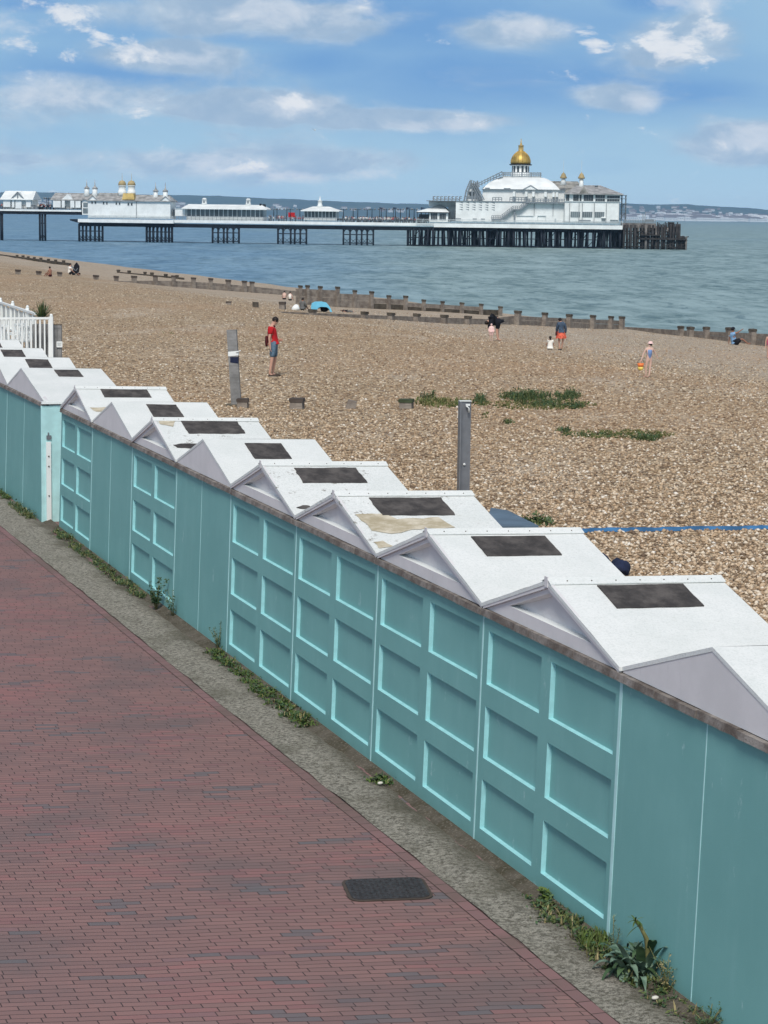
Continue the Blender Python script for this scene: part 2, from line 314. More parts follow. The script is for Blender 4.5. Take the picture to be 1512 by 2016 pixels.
# ------------------------------------------------------------------ mesh builder
class MB:
    def __init__(s, f=None): s.v = []; s.f = []; s.mi = []; s.fn = f; s.sm = []
    def add(s, vs, fs, mi=0, sm=False):
        b = len(s.v)
        s.v += [Vector(p) if s.fn is None else s.fn(Vector(p)) for p in vs]
        s.f += [tuple(b + i for i in q) for q in fs]; s.mi += [mi] * len(fs); s.sm += [sm] * len(fs)
    def box(s, x0, x1, y0, y1, z0, z1, mi=0):
        s.add([(x0, y0, z0), (x1, y0, z0), (x1, y1, z0), (x0, y1, z0), (x0, y0, z1), (x1, y0, z1), (x1, y1, z1), (x0, y1, z1)],
              [(0, 3, 2, 1), (4, 5, 6, 7), (0, 1, 5, 4), (1, 2, 6, 5), (2, 3, 7, 6), (3, 0, 4, 7)], mi)
    def hexa(s, p, mi=0):   # 8 points, bottom 4 then top 4
        s.add(p, [(0, 3, 2, 1), (4, 5, 6, 7), (0, 1, 5, 4), (1, 2, 6, 5), (2, 3, 7, 6), (3, 0, 4, 7)], mi)
    def bar(s, a, b, w, h=None, mi=0):
        a = Vector(a); b = Vector(b); d = (b - a)
        if d.length < 1e-6: return
        d.normalize(); h = h or w
        up = Vector((0, 0, 1)) if abs(d.z) < .95 else Vector((0, 1, 0))
        r = d.cross(up).normalized() * w / 2; u = r.cross(d).normalized() * h / 2
        s.hexa([a - r - u, a + r - u, b + r - u, b - r - u, a - r + u, a + r + u, b + r + u, b - r + u], mi)
    def tube(s, pts, rs, n=8, mi=0, cap=True):
        pts = [Vector(p) for p in pts]; 
        if not isinstance(rs, (list, tuple)): rs = [rs] * len(pts)
        vs = []; 
        for i, p in enumerate(pts):
            d = (pts[min(i + 1, len(pts) - 1)] - pts[max(i - 1, 0)]).normalized()
            up = Vector((0, 0, 1)) if abs(d.z) < .9 else Vector((0, 1, 0))
            r = d.cross(up).normalized(); u = r.cross(d)
            for k in range(n):
                a = 2 * PI * k / n; vs.append(p + (r * math.cos(a) + u * math.sin(a)) * rs[i])
        fs = [(i * n + k, i * n + (k + 1) % n, (i + 1) * n + (k + 1) % n, (i + 1) * n + k) for i in range(len(pts) - 1) for k in range(n)]
        if cap: fs += [tuple(range(n)), tuple(range((len(pts) - 1) * n, len(pts) * n))]
        s.add(vs, fs, mi, True)
    def lathe(s, c, prof, n=20, mi=0):
        c = Vector(c); vs = []
        for r, z in prof:
            for k in range(n): a = 2 * PI * k / n; vs.append(c + Vector((r * math.cos(a), r * math.sin(a), z)))
        fs = [(i * n + k, i * n + (k + 1) % n, (i + 1) * n + (k + 1) % n, (i + 1) * n + k) for i in range(len(prof) - 1) for k in range(n)]
        fs += [tuple(range(n)), tuple(range((len(prof) - 1) * n, len(prof) * n))]
        s.add(vs, fs, mi, True)
    def ell(s, c, r, n=12, m=8, mi=0, rot=None):
        c = Vector(c); vs = []
        for i in range(m + 1):
            t = PI * i / m
            for k in range(n):
                a = 2 * PI * k / n; p = Vector((r[0] * math.sin(t) * math.cos(a), r[1] * math.sin(t) * math.sin(a), r[2] * math.cos(t)))
                if rot is not None: p = rot @ p
                vs.append(c + p)
        s.add(vs, [(i * n + k, i * n + (k + 1) % n, (i + 1) * n + (k + 1) % n, (i + 1) * n + k) for i in range(m) for k in range(n)], mi, True)
    def poly(s, pts, thick, mi=0):  # extrude a planar polygon by a vector
        n = len(pts); t = Vector(thick); p = [Vector(q) for q in pts]
        s.add(p + [q + t for q in p], [tuple(range(n - 1, -1, -1)), tuple(range(n, 2 * n))] + [(i, (i + 1) % n, n + (i + 1) % n, n + i) for i in range(n)], mi)
    def build(s, name, mats, parent=None, smooth=False):
        me = bpy.data.meshes.new(name); me.from_pydata([tuple(v) for v in s.v], [], s.f)
        if not isinstance(mats, (list, tuple)): mats = [mats]
        for m in mats: me.materials.append(M[m] if isinstance(m, str) else m)
        for p, i, q in zip(me.polygons, s.mi, s.sm): p.material_index = i; p.use_smooth = q or smooth
        bm = bmesh.new(); bm.from_mesh(me); bmesh.ops.remove_doubles(bm, verts=bm.verts, dist=1e-5); bmesh.ops.recalc_face_normals(bm, faces=bm.faces); bm.to_mesh(me); bm.free()
        me.update()
        o = bpy.data.objects.new(name, me); C.objects.link(o)
        if parent is not None: o.parent = parent
        return o
def tag(o, label=None, cat=None, group=None, kind=None):
    if label: o['label'] = label
    if cat: o['category'] = cat
    if group: o['group'] = group
    if kind: o['kind'] = kind
    return o
def empty(name, loc, rz=0, label=None, cat=None, group=None):
    o = bpy.data.objects.new(name, None); C.objects.link(o); o.location = loc; o.rotation_euler = (0, 0, rz); o.empty_display_size = .3
    return tag(o, label, cat, group)
def copy_tree(o, parent=None):
    c = o.copy(); C.objects.link(c); c.parent = parent
    for ch in list(o.children): copy_tree(ch, c)
    return c

# ------------------------------------------------------------------ ground: promenade, strip, beach, sea, hills
# edge of the bricks as offset from the wall line, by distance u along it
EDGE = [(-20, -.60), (-8, -.61), (-2, -.63), (0, -.65), (2, -.67), (4, -.70), (6, -.74), (9, -.79), (14, -.84), (22, -.93), (30, -1.15), (120, -1.3)]
def edge_c(u):
    for (a, ca), (b, cb) in zip(EDGE, EDGE[1:]):
        if u <= b: return ca + (cb - ca) * (u - a) / (b - a)
    return -1.3
mb = MB(); us = [-20 + i * .5 for i in range(280)]
vs = []; 
for u in us: vs += [UC(u, 2.2), UC(u, -40)]
mb.add(vs, [(2 * i, 2 * i + 1, 2 * i + 3, 2 * i + 2) for i in range(len(us) - 1)])
tag(mb.build('promenade', 'brick'), kind='structure')
us2 = [-20 + i * .25 for i in range(560)]
me = bpy.data.meshes.new('brick_edging'); vv = []; ff = []; uvs = []
for u in us2:
    for dc in (0, .11): vv.append(tuple(UC(u, edge_c(u) - dc, .004)))
ff = [(2 * i, 2 * i + 1, 2 * i + 3, 2 * i + 2) for i in range(len(us2) - 1)]
me.from_pydata(vv, [], ff); uvl = me.uv_layers.new()
for p in me.polygons:
    for li in p.loop_indices:
        vi = me.loops[li].vertex_index; uvl.data[li].uv = (us2[vi // 2], (vi % 2) * .11)
me.materials.append(M['border']); bo = bpy.data.objects.new('brick_edging', me); C.objects.link(bo); tag(bo, kind='structure')
# slightly heaved concrete strip
mb = MB(); vs = []; nc = 9; usc = [-20 + i * .12 for i in range(1150)]
for u in usc:
    e = edge_c(u); 
    for j in range(nc + 1):
        c = e + (-.02 - e) * j / nc
        p = UC(u, c + (.018 * mnoise.noise(Vector((u * 2.2, j, 0))) if j == 0 else 0)); 
        p.z = .010 + .012 * (mnoise.noise(Vector((u * 1.3, c * 4, 5))) + .5 * mnoise.noise(Vector((u * 5, c * 9, 5)))) + .012 * (j in (3, 4, 5, 6)) - (.010 if j >= 7 else 0)
        vs.append(p)
mb.add(vs, [(i * (nc + 1) + j, i * (nc + 1) + j + 1, (i + 1) * (nc + 1) + j + 1, (i + 1) * (nc + 1) + j) for i in range(len(usc) - 1) for j in range(nc)], sm=True)
tag(mb.build('pavement', 'concrete'), kind='structure')
# dirt channel against the wall (ragged edge)
mb = MB(); vs = []; usg = [-3 + i * .06 for i in range(560)]
for u in usg:
    w = .10 + .05 * mnoise.noise(Vector((u * 1.1, 0, 9))) + .03 * mnoise.noise(Vector((u * 5, 0, 9)))
    if u < -.0: w += .10
    if 6 < u < 14: w += .05
    for c in (-.07 - w * 1.15, -.045): q = UC(u, c); q.z = -.004 if c < -.06 else .05; vs.append(q)
mb.add(vs, [(2 * i, 2 * i + 1, 2 * i + 3, 2 * i + 2) for i in range(len(usg) - 1)])
tag(mb.build('dirt_strip', 'gutter'), kind='structure')

# beach sheet
def grid_obj(name, m, cs, us_, zf):
    vs = []; 
    for u in us_:
        for c in cs:
            p = UC(u, c); p.z = zf(p.x, p.y) if c != .22 else -.2; vs.append(p)
    n = len(cs); mb = MB()
    mb.add(vs, [(i * n + j, i * n + j + 1, (i + 1) * n + j + 1, (i + 1) * n + j) for i in range(len(us_) - 1) for j in range(n - 1)], sm=True)
    return mb.build(name, m)
cs = [.22, .3, 1.0, 1.8] + [1.8 + .6 * i for i in range(1, 110)] + [68 + 3 * i for i in range(1, 20)] + [160, 240, 400]
us_ = [-30 + .9 * i for i in range(170)] + [123 + 3 * i for i in range(1, 140)] + [560, 600, 680, 800, 1000]
tag(grid_obj('beach', 'shingle', cs, us_, bz), kind='structure')
# loose stones lying on the shingle (one mass)
import numpy as np
def stones(n, seed, y0, y1, power, rmin, rmax):
    rg = np.random.default_rng(seed)
    t = rg.random(n); Y = (y0 ** (1 - power) + t * (y1 ** (1 - power) - y0 ** (1 - power))) ** (1 / (1 - power))
    Xp = (rg.random(n) * 2 - 1) * (Y * .20 + 2)
    c = (Xp - P0.x) * N.x + (Y - P0.y) * N.y; u = (Xp - P0.x) * T.x + (Y - P0.y) * T.y
    ok = (c > 1.9) & (c < 66); Xp, Y, c, u = Xp[ok], Y[ok], c[ok], u[ok]; n = len(Xp)
    ca = np.array(cs); ua = np.array(us_)
    if not hasattr(stones, 'Z'):
        stones.Z = np.array([[bz(*(UC(uu, c_).xy)) for c_ in cs] for uu in us_])
    ci = np.clip(np.searchsorted(ca, c) - 1, 0, len(ca) - 2); ui = np.clip(np.searchsorted(ua, u) - 1, 0, len(ua) - 2)
    fc = (c - ca[ci]) / (ca[ci + 1] - ca[ci]); fu = (u - ua[ui]) / (ua[ui + 1] - ua[ui]); Z = stones.Z
    z = Z[ui, ci] * (1 - fu) * (1 - fc) + Z[ui, ci + 1] * (1 - fu) * fc + Z[ui + 1, ci] * fu * (1 - fc) + Z[ui + 1, ci + 1] * fu * fc
    r = rmin + (rmax - rmin) * rg.random(n) ** 1.8; a = rg.random(n) * 6.283; el_ = .5 + .4 * rg.random(n); h = .35 + .35 * rg.random(n)
    tx = rg.normal(0, .35, n); ty = rg.normal(0, .35, n)
    base_ = np.array([[1, 0, 0], [.3, 1, 0], [-1, .2, 0], [-.2, -1, 0], [.1, .1, 1], [0, 0, -.6]])
    V = np.zeros((n, 6, 3))
    for k in range(6):
        j = 1 + .25 * (rg.random(n) - .5); lx = base_[k, 0] * r * j; ly = base_[k, 1] * r * el_ * j; lz = base_[k, 2] * r * h
        V[:, k, 0] = Xp + lx * np.cos(a) - ly * np.sin(a); V[:, k, 1] = Y + lx * np.sin(a) + ly * np.cos(a); V[:, k, 2] = z + .25 * r * h + lz + lx * tx * .6 + ly * ty * .6
    fa = np.array([[0, 1, 4], [1, 2, 4], [2, 3, 4], [3, 0, 4], [1, 0, 5], [2, 1, 5], [3, 2, 5], [0, 3, 5]])
    Fa = (fa[None] + 6 * np.arange(n)[:, None, None]).reshape(-1)
    me = bpy.data.meshes.new('shingle_stones'); me.vertices.add(n * 6); me.vertices.foreach_set('co', V.reshape(-1))
    me.loops.add(len(Fa)); me.loops.foreach_set('vertex_index', Fa.astype(np.int32)); me.polygons.add(len(Fa) // 3)
    me.polygons.foreach_set('loop_start', np.arange(0, len(Fa), 3, dtype=np.int32)); me.polygons.foreach_set('loop_total', np.full(len(Fa) // 3, 3, dtype=np.int32))
    me.update(calc_edges=True); me.polygons.foreach_set('use_smooth', np.ones(len(Fa) // 3, dtype=bool)); me.materials.append(M['stones'])
    o = bpy.data.objects.new('shingle_stones', me); C.objects.link(o); tag(o, kind='stuff')
stones(150000, 1, 24, 150, 1.9, .022, .062)
# sea
mb = MB(); 
mb.add([UC(-400, 55, SEA), UC(-400, 9000, SEA), UC(16000, 9000, SEA), UC(16000, 55, SEA)], [(0, 1, 2, 3)])
mb.v = [Vector((-9000, 100, SEA)), Vector((9000, 100, SEA)), Vector((9000, 17000, SEA)), Vector((-9000, 17000, SEA))]
tag(mb.build('sea', 'sea'), kind='structure')
# hills: skyline measured in photo pixels
SKY = [(-900, 392), (-400, 384), (-100, 380), (70, 378), (160, 381), (250, 383), (340, 384), (430, 386), (560, 392), (700, 398), (830, 402), (960, 407), (1100, 404), (1235, 401), (1300, 403), (1350, 402), (1400, 406), (1460, 409), (1512, 413), (1700, 418), (2400, 424)]
def skyl(px):
    for (a, ya), (b, yb) in zip(SKY, SKY[1:]):
        if px <= b: return ya + (yb - ya) * (px - a) / (b - a)
    return 424
HD = 14000.
def hill_z(px, f):      # f 0 shore .. 1 ridge
    d = ray(px, skyl(px)); top = CZ + d.z * (HD + 1500) / d.y
    top += 5 * mnoise.noise(Vector((px * .02, 0, 0))) + 3.0 * mnoise.noise(Vector((px * .08, 0, 3)))
    s = f ** .85
    return SEA + 1 + (top - SEA) * s + 6 * s * (1 - f) * mnoise.noise(Vector((px * .012, f * 4, 1)))
def hill_p(px, f):
    Y = HD + 1500 * f; d = ray(px, 420); return Vector((d.x / d.y * Y, Y, hill_z(px, f)))
mb = MB(); pxs = list(range(-880, 2390, 10)); fs_ = [i / 12 for i in range(13)]
vs = [hill_p(p, f) for p in pxs for f in fs_] 
mb.add(vs, [(i * 13 + j, i * 13 + j + 1, (i + 1) * 13 + j + 1, (i + 1) * 13 + j) for i in range(len(pxs) - 1) for j in range(12)], sm=True)
tag(mb.build('hills', 'hills'), kind='structure')
# far town: little gabled blocks
def far_house(w, d, h, wall, kind):
    mb = MB(); mb.box(-w / 2, w / 2, -d / 2, d / 2, -6, h)
    if kind: mb.add([(-w / 2 - .3, -d / 2 - .3, h), (w / 2 + .3, -d / 2 - .3, h), (w / 2 + .3, d / 2 + .3, h), (-w / 2 - .3, d / 2 + .3, h), (-w / 2, 0, h + d * .35), (w / 2, 0, h + d * .35)], [(0, 1, 5, 4), (2, 3, 4, 5), (0, 4, 3), (1, 2, 5)], 1)
    else: mb.box(-w / 2 + 1, w / 2 - 1, -d / 2 + 1, d / 2 - 1, h, h + 1.2, 0)
    for k in range(int(w // 5)): mb.box(-w / 2 + 2 + k * 5, -w / 2 + 4 + k * 5, -d / 2 - .1, -d / 2 + .1, h * .4, h * .7, 2)
    o = mb.build('town_house', [wall, 'far_roof', 'glass_grey']); return o
protos = [far_house(26, 12, 9, 'far_white', 1), far_house(16, 12, 12, 'far_white', 0), far_house(34, 14, 14, 'far_white', 0), far_house(22, 12, 8, 'far_cream', 1), far_house(18, 10, 8, 'far_brick', 1), far_house(48, 14, 9, 'far_white', 1)]
used = set(); rr = random.Random(3)
def place_house(px, f, small=False):
    k = rr.choice([0, 1, 2, 5, 5, 3] if f < .25 else [0, 3, 4, 1, 3, 0])
    pr = protos[k]; o = pr if k not in used else pr.copy()
    if k in used: C.objects.link(o)
    used.add(k)
    o.location = hill_p(px, f) ; s = (.8 + rr.random() * .5) * (1.9 if f < .12 else 1.3)
    o.scale = (s, s, s * (1.0 if f < .3 else .8)); o.rotation_euler = (0, 0, rr.uniform(-.3, .3))
    right = px > 1100
    tag(o, 'pale building in the far town on the shore right of the pier' if right else 'pale building in the far town glimpsed behind the pier deck', 'building', 'far town right of the pier' if right else 'far town behind the pier')
for i in range(165):
    px = rr.uniform(1233, 1520); f = (rr.random() ** 2.0) * (.75 if px < 1420 else .4)
    place_house(px, f)
for i in range(110): place_house(1234 + i * 2.65 + rr.uniform(-2, 2), .012 + .075 * rr.random() ** 1.5)
for i in range(44):
    px = rr.choice([rr.uniform(262 / 4, 100), rr.uniform(343, 365), rr.uniform(525, 600), rr.uniform(665, 820), rr.uniform(740, 835)])
    place_house(px, rr.uniform(.28, .5))

# ------------------------------------------------------------------ chalets along the wall
def hut(u0, w, panelled, label, peak=None, c0=0., roofmat='roof', patch=(.12, .34, .54, 1.03), wide=False, right_side=False, plainz=0):
    r = empty('beach_hut', UC(u0, c0, 0), WALL_ROT, label, 'beach hut', 'beach huts in the row behind the promenade wall')
    pk = peak if peak is not None else w / 2
    H = 1.945; ZP = 2.45; ZE = 2.045; D = 1.40
    lean = lambda z: -.06 * (2.0 - z) / 2.0
    # front wall
    Y = [0, .09, 1.27, 1.46, 2.58, w]; Z = [-.05, .165, .585, .765, 1.20, 1.385, 1.83, H]
    if panelled: k = w / 2.70; Y = [y * k for y in Y[:-1]] + [w]
    else: Y = [0, w]; Z = [-.05, H]
    mb = MB(); dp = .038
    cells = []
    for i in range(len(Y) - 1):
        for j in range(len(Z) - 1):
            y0, y1, z0, z1 = Y[i], Y[i + 1], Z[j], Z[j + 1]
            if panelled and i in (1, 3) and j in (1, 3, 5): cells.append((y0, y1, z0, z1)); continue
            mb.add([(lean(z0), y0, z0), (lean(z0), y1, z0), (lean(z1), y1, z1), (lean(z1), y0, z1)], [(0, 1, 2, 3)])
    # body of wall behind
    mb.add([(.06, 0, -.05), (.06, w, -.05), (.06, w, H), (.06, 0, H)], [(0, 1, 2, 3)])
    for y in (0, w): mb.add([(lean(-.05), y, -.05), (.06, y, -.05), (.06, y, H), (lean(H), y, H)], [(0, 1, 2, 3)])
    mb.add([(lean(H), 0, H), (.06, 0, H), (.06, w, H), (lean(H), w, H)], [(0, 1, 2, 3)])
    wl = mb.build('wall', 'turq', r)
    for (y0, y1, z0, z1) in cells:
        q = MB(); bv = .006
        a = [(lean(z0), y0, z0), (lean(z0), y1, z0), (lean(z1), y1, z1), (lean(z1), y0, z1)]
        b = [(lean(z0) + dp, y0 + bv, z0 + bv), (lean(z0) + dp, y1 - bv, z0 + bv), (lean(z1) + dp, y1 - bv, z1 - bv), (lean(z1) + dp, y0 + bv, z1 - bv)]
        q.add(a + b, [(4, 5, 6, 7)]); q.add(a + b, [(0, 1, 5, 4), (1, 2, 6, 5), (2, 3, 7, 6), (3, 0, 4, 7)], 1)  # recess sides carry the painted-in light
        q.build('recessed_panel', ['turq', 'lit_reveal'], wl)
    # joint strips
    q = MB(); sw = .022 if wide else .011
    q.hexa([(lean(0) - .004, -sw, 0), (lean(0) + .01, -sw, 0), (lean(0) + .01, sw, 0), (lean(0) - .004, sw, 0), (lean(H) - .004, -sw, H), (lean(H) + .01, -sw, H), (lean(H) + .01, sw, H), (lean(H) - .004, sw, H)])
    q.build('joint_strip', 'trim', r)
    if not panelled:
        q = MB(); ym = w / 2 + .03; sw = .005
        q.hexa([(lean(0) - .003, ym - sw, 0), (lean(0) + .01, ym - sw, 0), (lean(0) + .01, ym + sw, 0), (lean(0) - .003, ym + sw, 0), (lean(H) - .003, ym - sw, H), (lean(H) + .01, ym - sw, H), (lean(H) + .01, ym + sw, H), (lean(H) - .003, ym + sw, H)])
        q.build('joint_strip', 'trim', r)
    # coping stones with open joints and uneven edges
    mb = MB(); y = 0; rr_ = random.Random(int(u0 * 10) + 5)
    while y < w - .05:
        L = min(rr_.uniform(.55, .95), w - y); 
        if w - y - L < .25: L = w - y
        seg = 8; j0 = .006; o_ = rr_.uniform(-.004, .004)
        for s_ in range(seg):
            ya = y + j0 + (L - 2 * j0) * s_ / seg; yb = y + j0 + (L - 2 * j0) * (s_ + 1) / seg
            fa = lambda yy: .007 * mnoise.noise(Vector((yy * 9 + u0, 1, 0))); 
            mb.hexa([(-.042 + fa(ya) + o_, ya, H + .002 + fa(ya + 9) * .6), (.03, ya, H + .002), (.03, yb, H + .002), (-.042 + fa(yb) + o_, yb, H + .002 + fa(yb + 9) * .6),
                     (-.034 + fa(ya + 3) + o_, ya, 2.0 + o_), (.03, ya, 2.003 + o_), (.03, yb, 2.003 + o_), (-.034 + fa(yb + 3) + o_, yb, 2.0 + o_)])
        y += L
    mb.build('coping', 'coping', r)
    # gable
    g0 = .0; 
    if panelled:
        mb = MB(); zb = 2.006
        A = [(g0, .01, zb), (g0, w - .01, zb), (g0, w - .01, ZE - .005), (g0, pk, ZP - .01), (g0, .01, ZE - .005)]
        iy0, iy1, iz0 = w * .20, w * .80, zb + .105; pkz = ZP - .10
        I = [(g0, iy0, iz0), (g0, iy1, iz0), (g0, pk, pkz)]
        J = [(g0 + .065, iy0 + .03, iz0 + .006), (g0 + .065, iy1 - .03, iz0 + .006), (g0 + .065, pk, pkz - .02)]
        mb.add(A + I + J, [(0, 1, 6, 5), (1, 2, 6), (2, 3, 7, 6), (3, 4, 5, 7), (4, 0, 5), (6, 7, 10, 9), (7, 5, 8, 10), (8, 9, 10)]); mb.add(A + I + J, [(5, 6, 9, 8)], 1)  # light on the upward-facing recess ledge painted in with a whiter material
        mb.add([(.08, .01, zb), (.08, w - .01, zb), (.08, w - .01, ZE - .005), (.08, pk, ZP - .01), (.08, .01, ZE - .005)], [(0, 1, 2, 3, 4)])
        mb.build('gable', ['gable', 'white'], r)
        bb = MB()
        for (ya, yb) in ((0.0, pk), (w, pk)):
            n_ = Vector((0, -(ZP - ZE), abs(pk - ya))).normalized() * (1)
            sy = 1 if yb > ya else -1
            p0 = Vector((-.022, ya + sy * .02, ZE)); p1 = Vector((-.022, yb, ZP + .004)); 
            dn = Vector((0, sy * .010, -.055))
            bb.poly([p0, p1, p1 + Vector((0, 0, -.062)), p0 + Vector((0, 0, -.045))], (.020, 0, 0))
        bb.build('bargeboard', 'gable', r)
    else:
        mb = MB(); zb = 2.006
        mb.poly([(g0, .01, zb), (g0, w - .01, zb), (g0, w - .01, ZE), (g0, pk, ZP - .006), (g0, .01, ZE)], (.08, 0, 0))
        mb.build('gable', 'gable', r)
    # body on the beach side
    mb = MB(); mb.poly([(.085, .03, .2), (.085, w - .03, .2), (.085, w - .03, ZE - .03), (.085, pk, ZP - .05), (.085, .03, ZE - .03)], (D - .2, 0, 0))
    mb.build('body', 'white_dirty', r)
    # roof
    f0 = -.026 if panelled else -.004; dz = -.03 
    mb = MB(); t = .03; nx = 14; ny = 9
    def surf(c, s, side):    # s 0 at ridge .. 1 at eave
        ye = 0 if side == 0 else w
        c_ = f0 + (D - f0 + .02 + .05 * s * (side == 0)) * c
        y = pk + (ye - pk) * s; 
        z = ZP + (ZE - ZP) * s + dz * c + .005 * mnoise.noise(Vector((c_ * 3 + u0 * 7, y * 3, 0))) * (0 if s in (0, 1) else 1)
        return Vector((c_, y - .06 * c * (side == 0) * (1 - s), z))
    for side in (0, 1):
        g_ = [[surf(i / nx, j / ny, side) for j in range(ny + 1)] for i in range(nx + 1)]
        vs = [p for row in g_ for p in row]; n = ny + 1
        mb.add(vs, [(i * n + j, i * n + j + 1, (i + 1) * n + j + 1, (i + 1) * n + j) for i in range(nx) for j in range(ny)])
        lo = [p - Vector((0, 0, t)) for p in vs]
        mb.add(lo, [(i * n + j, i * n + j + 1, (i + 1) * n + j + 1, (i + 1) * n + j) for i in range(nx) for j in range(ny)])
        for i in (0, nx): mb.add([vs[i * n], vs[i * n + ny], lo[i * n + ny], lo[i * n]], [(0, 1, 2, 3)])
        mb.add([vs[ny], vs[nx * n + ny], lo[nx * n + ny], lo[ny]], [(0, 1, 2, 3)])
    rf = mb.build('roof', roofmat, r)
    def on_roof(dy, c, lift):
        s = dy / max(pk, .01); f = (c - f0) / (D - f0 + .02)
        p = surf(f, s, 0); p.z += lift; return p
    if patch:
        a0, c0_, a1, c1_ = patch; mb = MB(); top = []; n1 = 16
        ring = [(a0, c0_ + (c1_ - c0_) * i / n1) for i in range(n1)] + [(a0 + (a1 - a0) * i / 6, c1_) for i in range(6)] + [(a1, c1_ - (c1_ - c0_) * i / n1) for i in range(n1)] + [(a1 - (a1 - a0) * i / 6, c0_) for i in range(6)]
        rg = 1.6 if roofmat == 'roof_worn' else .5
        for (dy, c) in ring:
            top.append(on_roof(dy + .007 * rg * mnoise.noise(Vector((dy * 9, c * 9, u0))), c + .012 * rg * mnoise.noise(Vector((dy * 14, c * 8, u0 + 4))), .010))
        mb.add(top + [p - Vector((0, 0, .012)) for p in top], [tuple(range(len(top)))] + [(i, (i + 1) % len(top), len(top) + (i + 1) % len(top), len(top) + i) for i in range(len(top))])
        mb.build('felt_patch', 'felt', rf)
    if panelled:
        mb = MB(); 
        pts = [(-.03, .0), (D * .5, .004), (D + .02, 0)]
        for (ya, za, yb, zb_) in ((-.085, -.012, 0, .024), (0, .024, .085, -.012)):
            for k in range(2):
                a = [(-.03, ya + pk, ZP + za), (-.03, yb + pk, ZP + zb_)]; e = [(D + .03, ya + pk - .06, ZP + za + dz), (D + .03, yb + pk - .06, ZP + zb_ + dz)]
            mb.hexa([(-.03, ya + pk, ZP + za - .008), (D + .03, ya + pk - .06, ZP + za + dz - .008), (D + .03, yb + pk - .06, ZP + zb_ + dz - .008), (-.03, yb + pk, ZP + zb_ - .008),
                     (-.03, ya + pk, ZP + za), (D + .03, ya + pk - .06, ZP + za + dz), (D + .03, yb + pk - .06, ZP + zb_ + dz), (-.03, yb + pk, ZP + zb_)])
        rc = mb.build('ridge_cap', 'roof', r)
        mb = MB()
        for k_ in range(7): c_ = .12 + k_ * .2; mb.ell((c_, pk - .06 * c_ / D - .055, ZP + dz * c_ / D + .003), (.006, .006, .006), 6, 4)
        mb.build('nails', 'rust', rc)
        q = MB(); q.box(-.032, -.024, pk - .03, pk + .03, ZP - .05, ZP + .03)
        q.build('ridge_end', 'gable', r)
    return r, on_roof, rf
B = [-2.715, 0, 2.69, 5.43, 8.145, 10.86, 13.6, 16.29, 19.15, 21.75]
specs = [(0, 'roof', None, 'nearest beach hut at the right edge with a plain grey gable and plain wall'),
         (1, 'roof', (.11, .34, .48, 1.05), 'beach hut with six wall panels, bright white roof, next to the right-edge hut'),
         (1, 'roof', (.13, .34, .52, 1.03), 'panelled beach hut with clean white roof, between the nearest panelled one and the tan-stained roof'),
         (1, 'roof_worn', (.13, .30, .54, 1.05), 'panelled beach hut whose white roof has a large tan bare stain below its dark patch'),
         (1, 'roof_worn', (.14, .31, .54, 1.03), 'panelled beach hut with flaking white roof just left of the tan-stained roof'),
         (0, 'roof', (.15, .48, .62, .94), 'plain-walled beach hut with small dark roof patch beside the flaking roofs'),
         (1, 'roof_worn', (.03, .35, .50, 1.12), 'panelled beach hut with badly peeling roof corner in the middle of the row'),
         (0, 'roof', (.12, .48, .6, .92), 'plain-gabled beach hut between the peeling roof and the hut at the wall step'),
         (1, 'roof', (.02, .36, .40, 1.10), 'small panelled beach hut directly before the step in the turquoise wall')]
for i, (pn, rm, pt, lab) in enumerate(specs):
    w = B[i + 1] - B[i]
    r, onr, rf = hut(B[i], w, bool(pn), lab, roofmat=rm, patch=pt or (.12, .5, .55, .9), wide=(i == 1))
    def blob(name, mat, pts_, lift=.006, rgh=.03):
        mb = MB(); ring = []
        n = len(pts_)
        for k in range(n):
            a = pts_[k]; b = pts_[(k + 1) % n]
            for s in range(5):
                dy = a[0] + (b[0] - a[0]) * s / 5; c = a[1] + (b[1] - a[1]) * s / 5
                ring.append(onr(min(1.3, dy + rgh * mnoise.noise(Vector((dy * 8, c * 8, i)))), c + rgh * mnoise.noise(Vector((dy * 8, c * 8, i + 7))), lift))
        cen = sum(ring, Vector()) / len(ring)
        mb.add([cen] + ring, [(0, k + 1, (k + 1) % len(ring) + 1) for k in range(len(ring))]); mb.build(name, mat, rf)
    if i == 3:
        blob('bare_patch', 'bare', [(.50, .05), (.50, .30), (.62, .42), (.60, .86), (.82, .92), (.86, .5), (.95, .25), (.86, .09)]); blob('bare_patch', 'bare', [(1.12, .02), (1.10, .12), (1.22, .18), (1.27, .05)])
    if i == 6:
        blob('bare_patch', 'bare', [(.04, .03), (.03, .32), (.16, .22), (.28, .20), (.20, .05)]); blob('bare_patch', 'felt', [(.88, .05), (.84, .25), (.88, .75), (1.04, .75), (1.02, .35), (.98, .08)])
    if i == 8: blob('bare_patch', 'bare', [(.82, .05), (.82, .7), (.98, .7), (.98, .12)])
    if i == 4: blob('bare_patch', 'felt', [(1.16, .03), (1.12, .13), (1.18, .3), (1.25, .22)], rgh=.05)
FU = [(22.65, 3.85, 2.30), (26.5, 3.0, None), (29.5, 2.95, None), (32.45, 2.95, None), (35.4, 2.95, None)]
FL = ['plain beach hut at the wall step with its turquoise side wall and white board', 'second plain beach hut beyond the wall step', 'third plain beach hut beyond the wall step', 'fourth plain beach hut beyond the wall step', 'farthest beach hut in view, nearest the white railings']
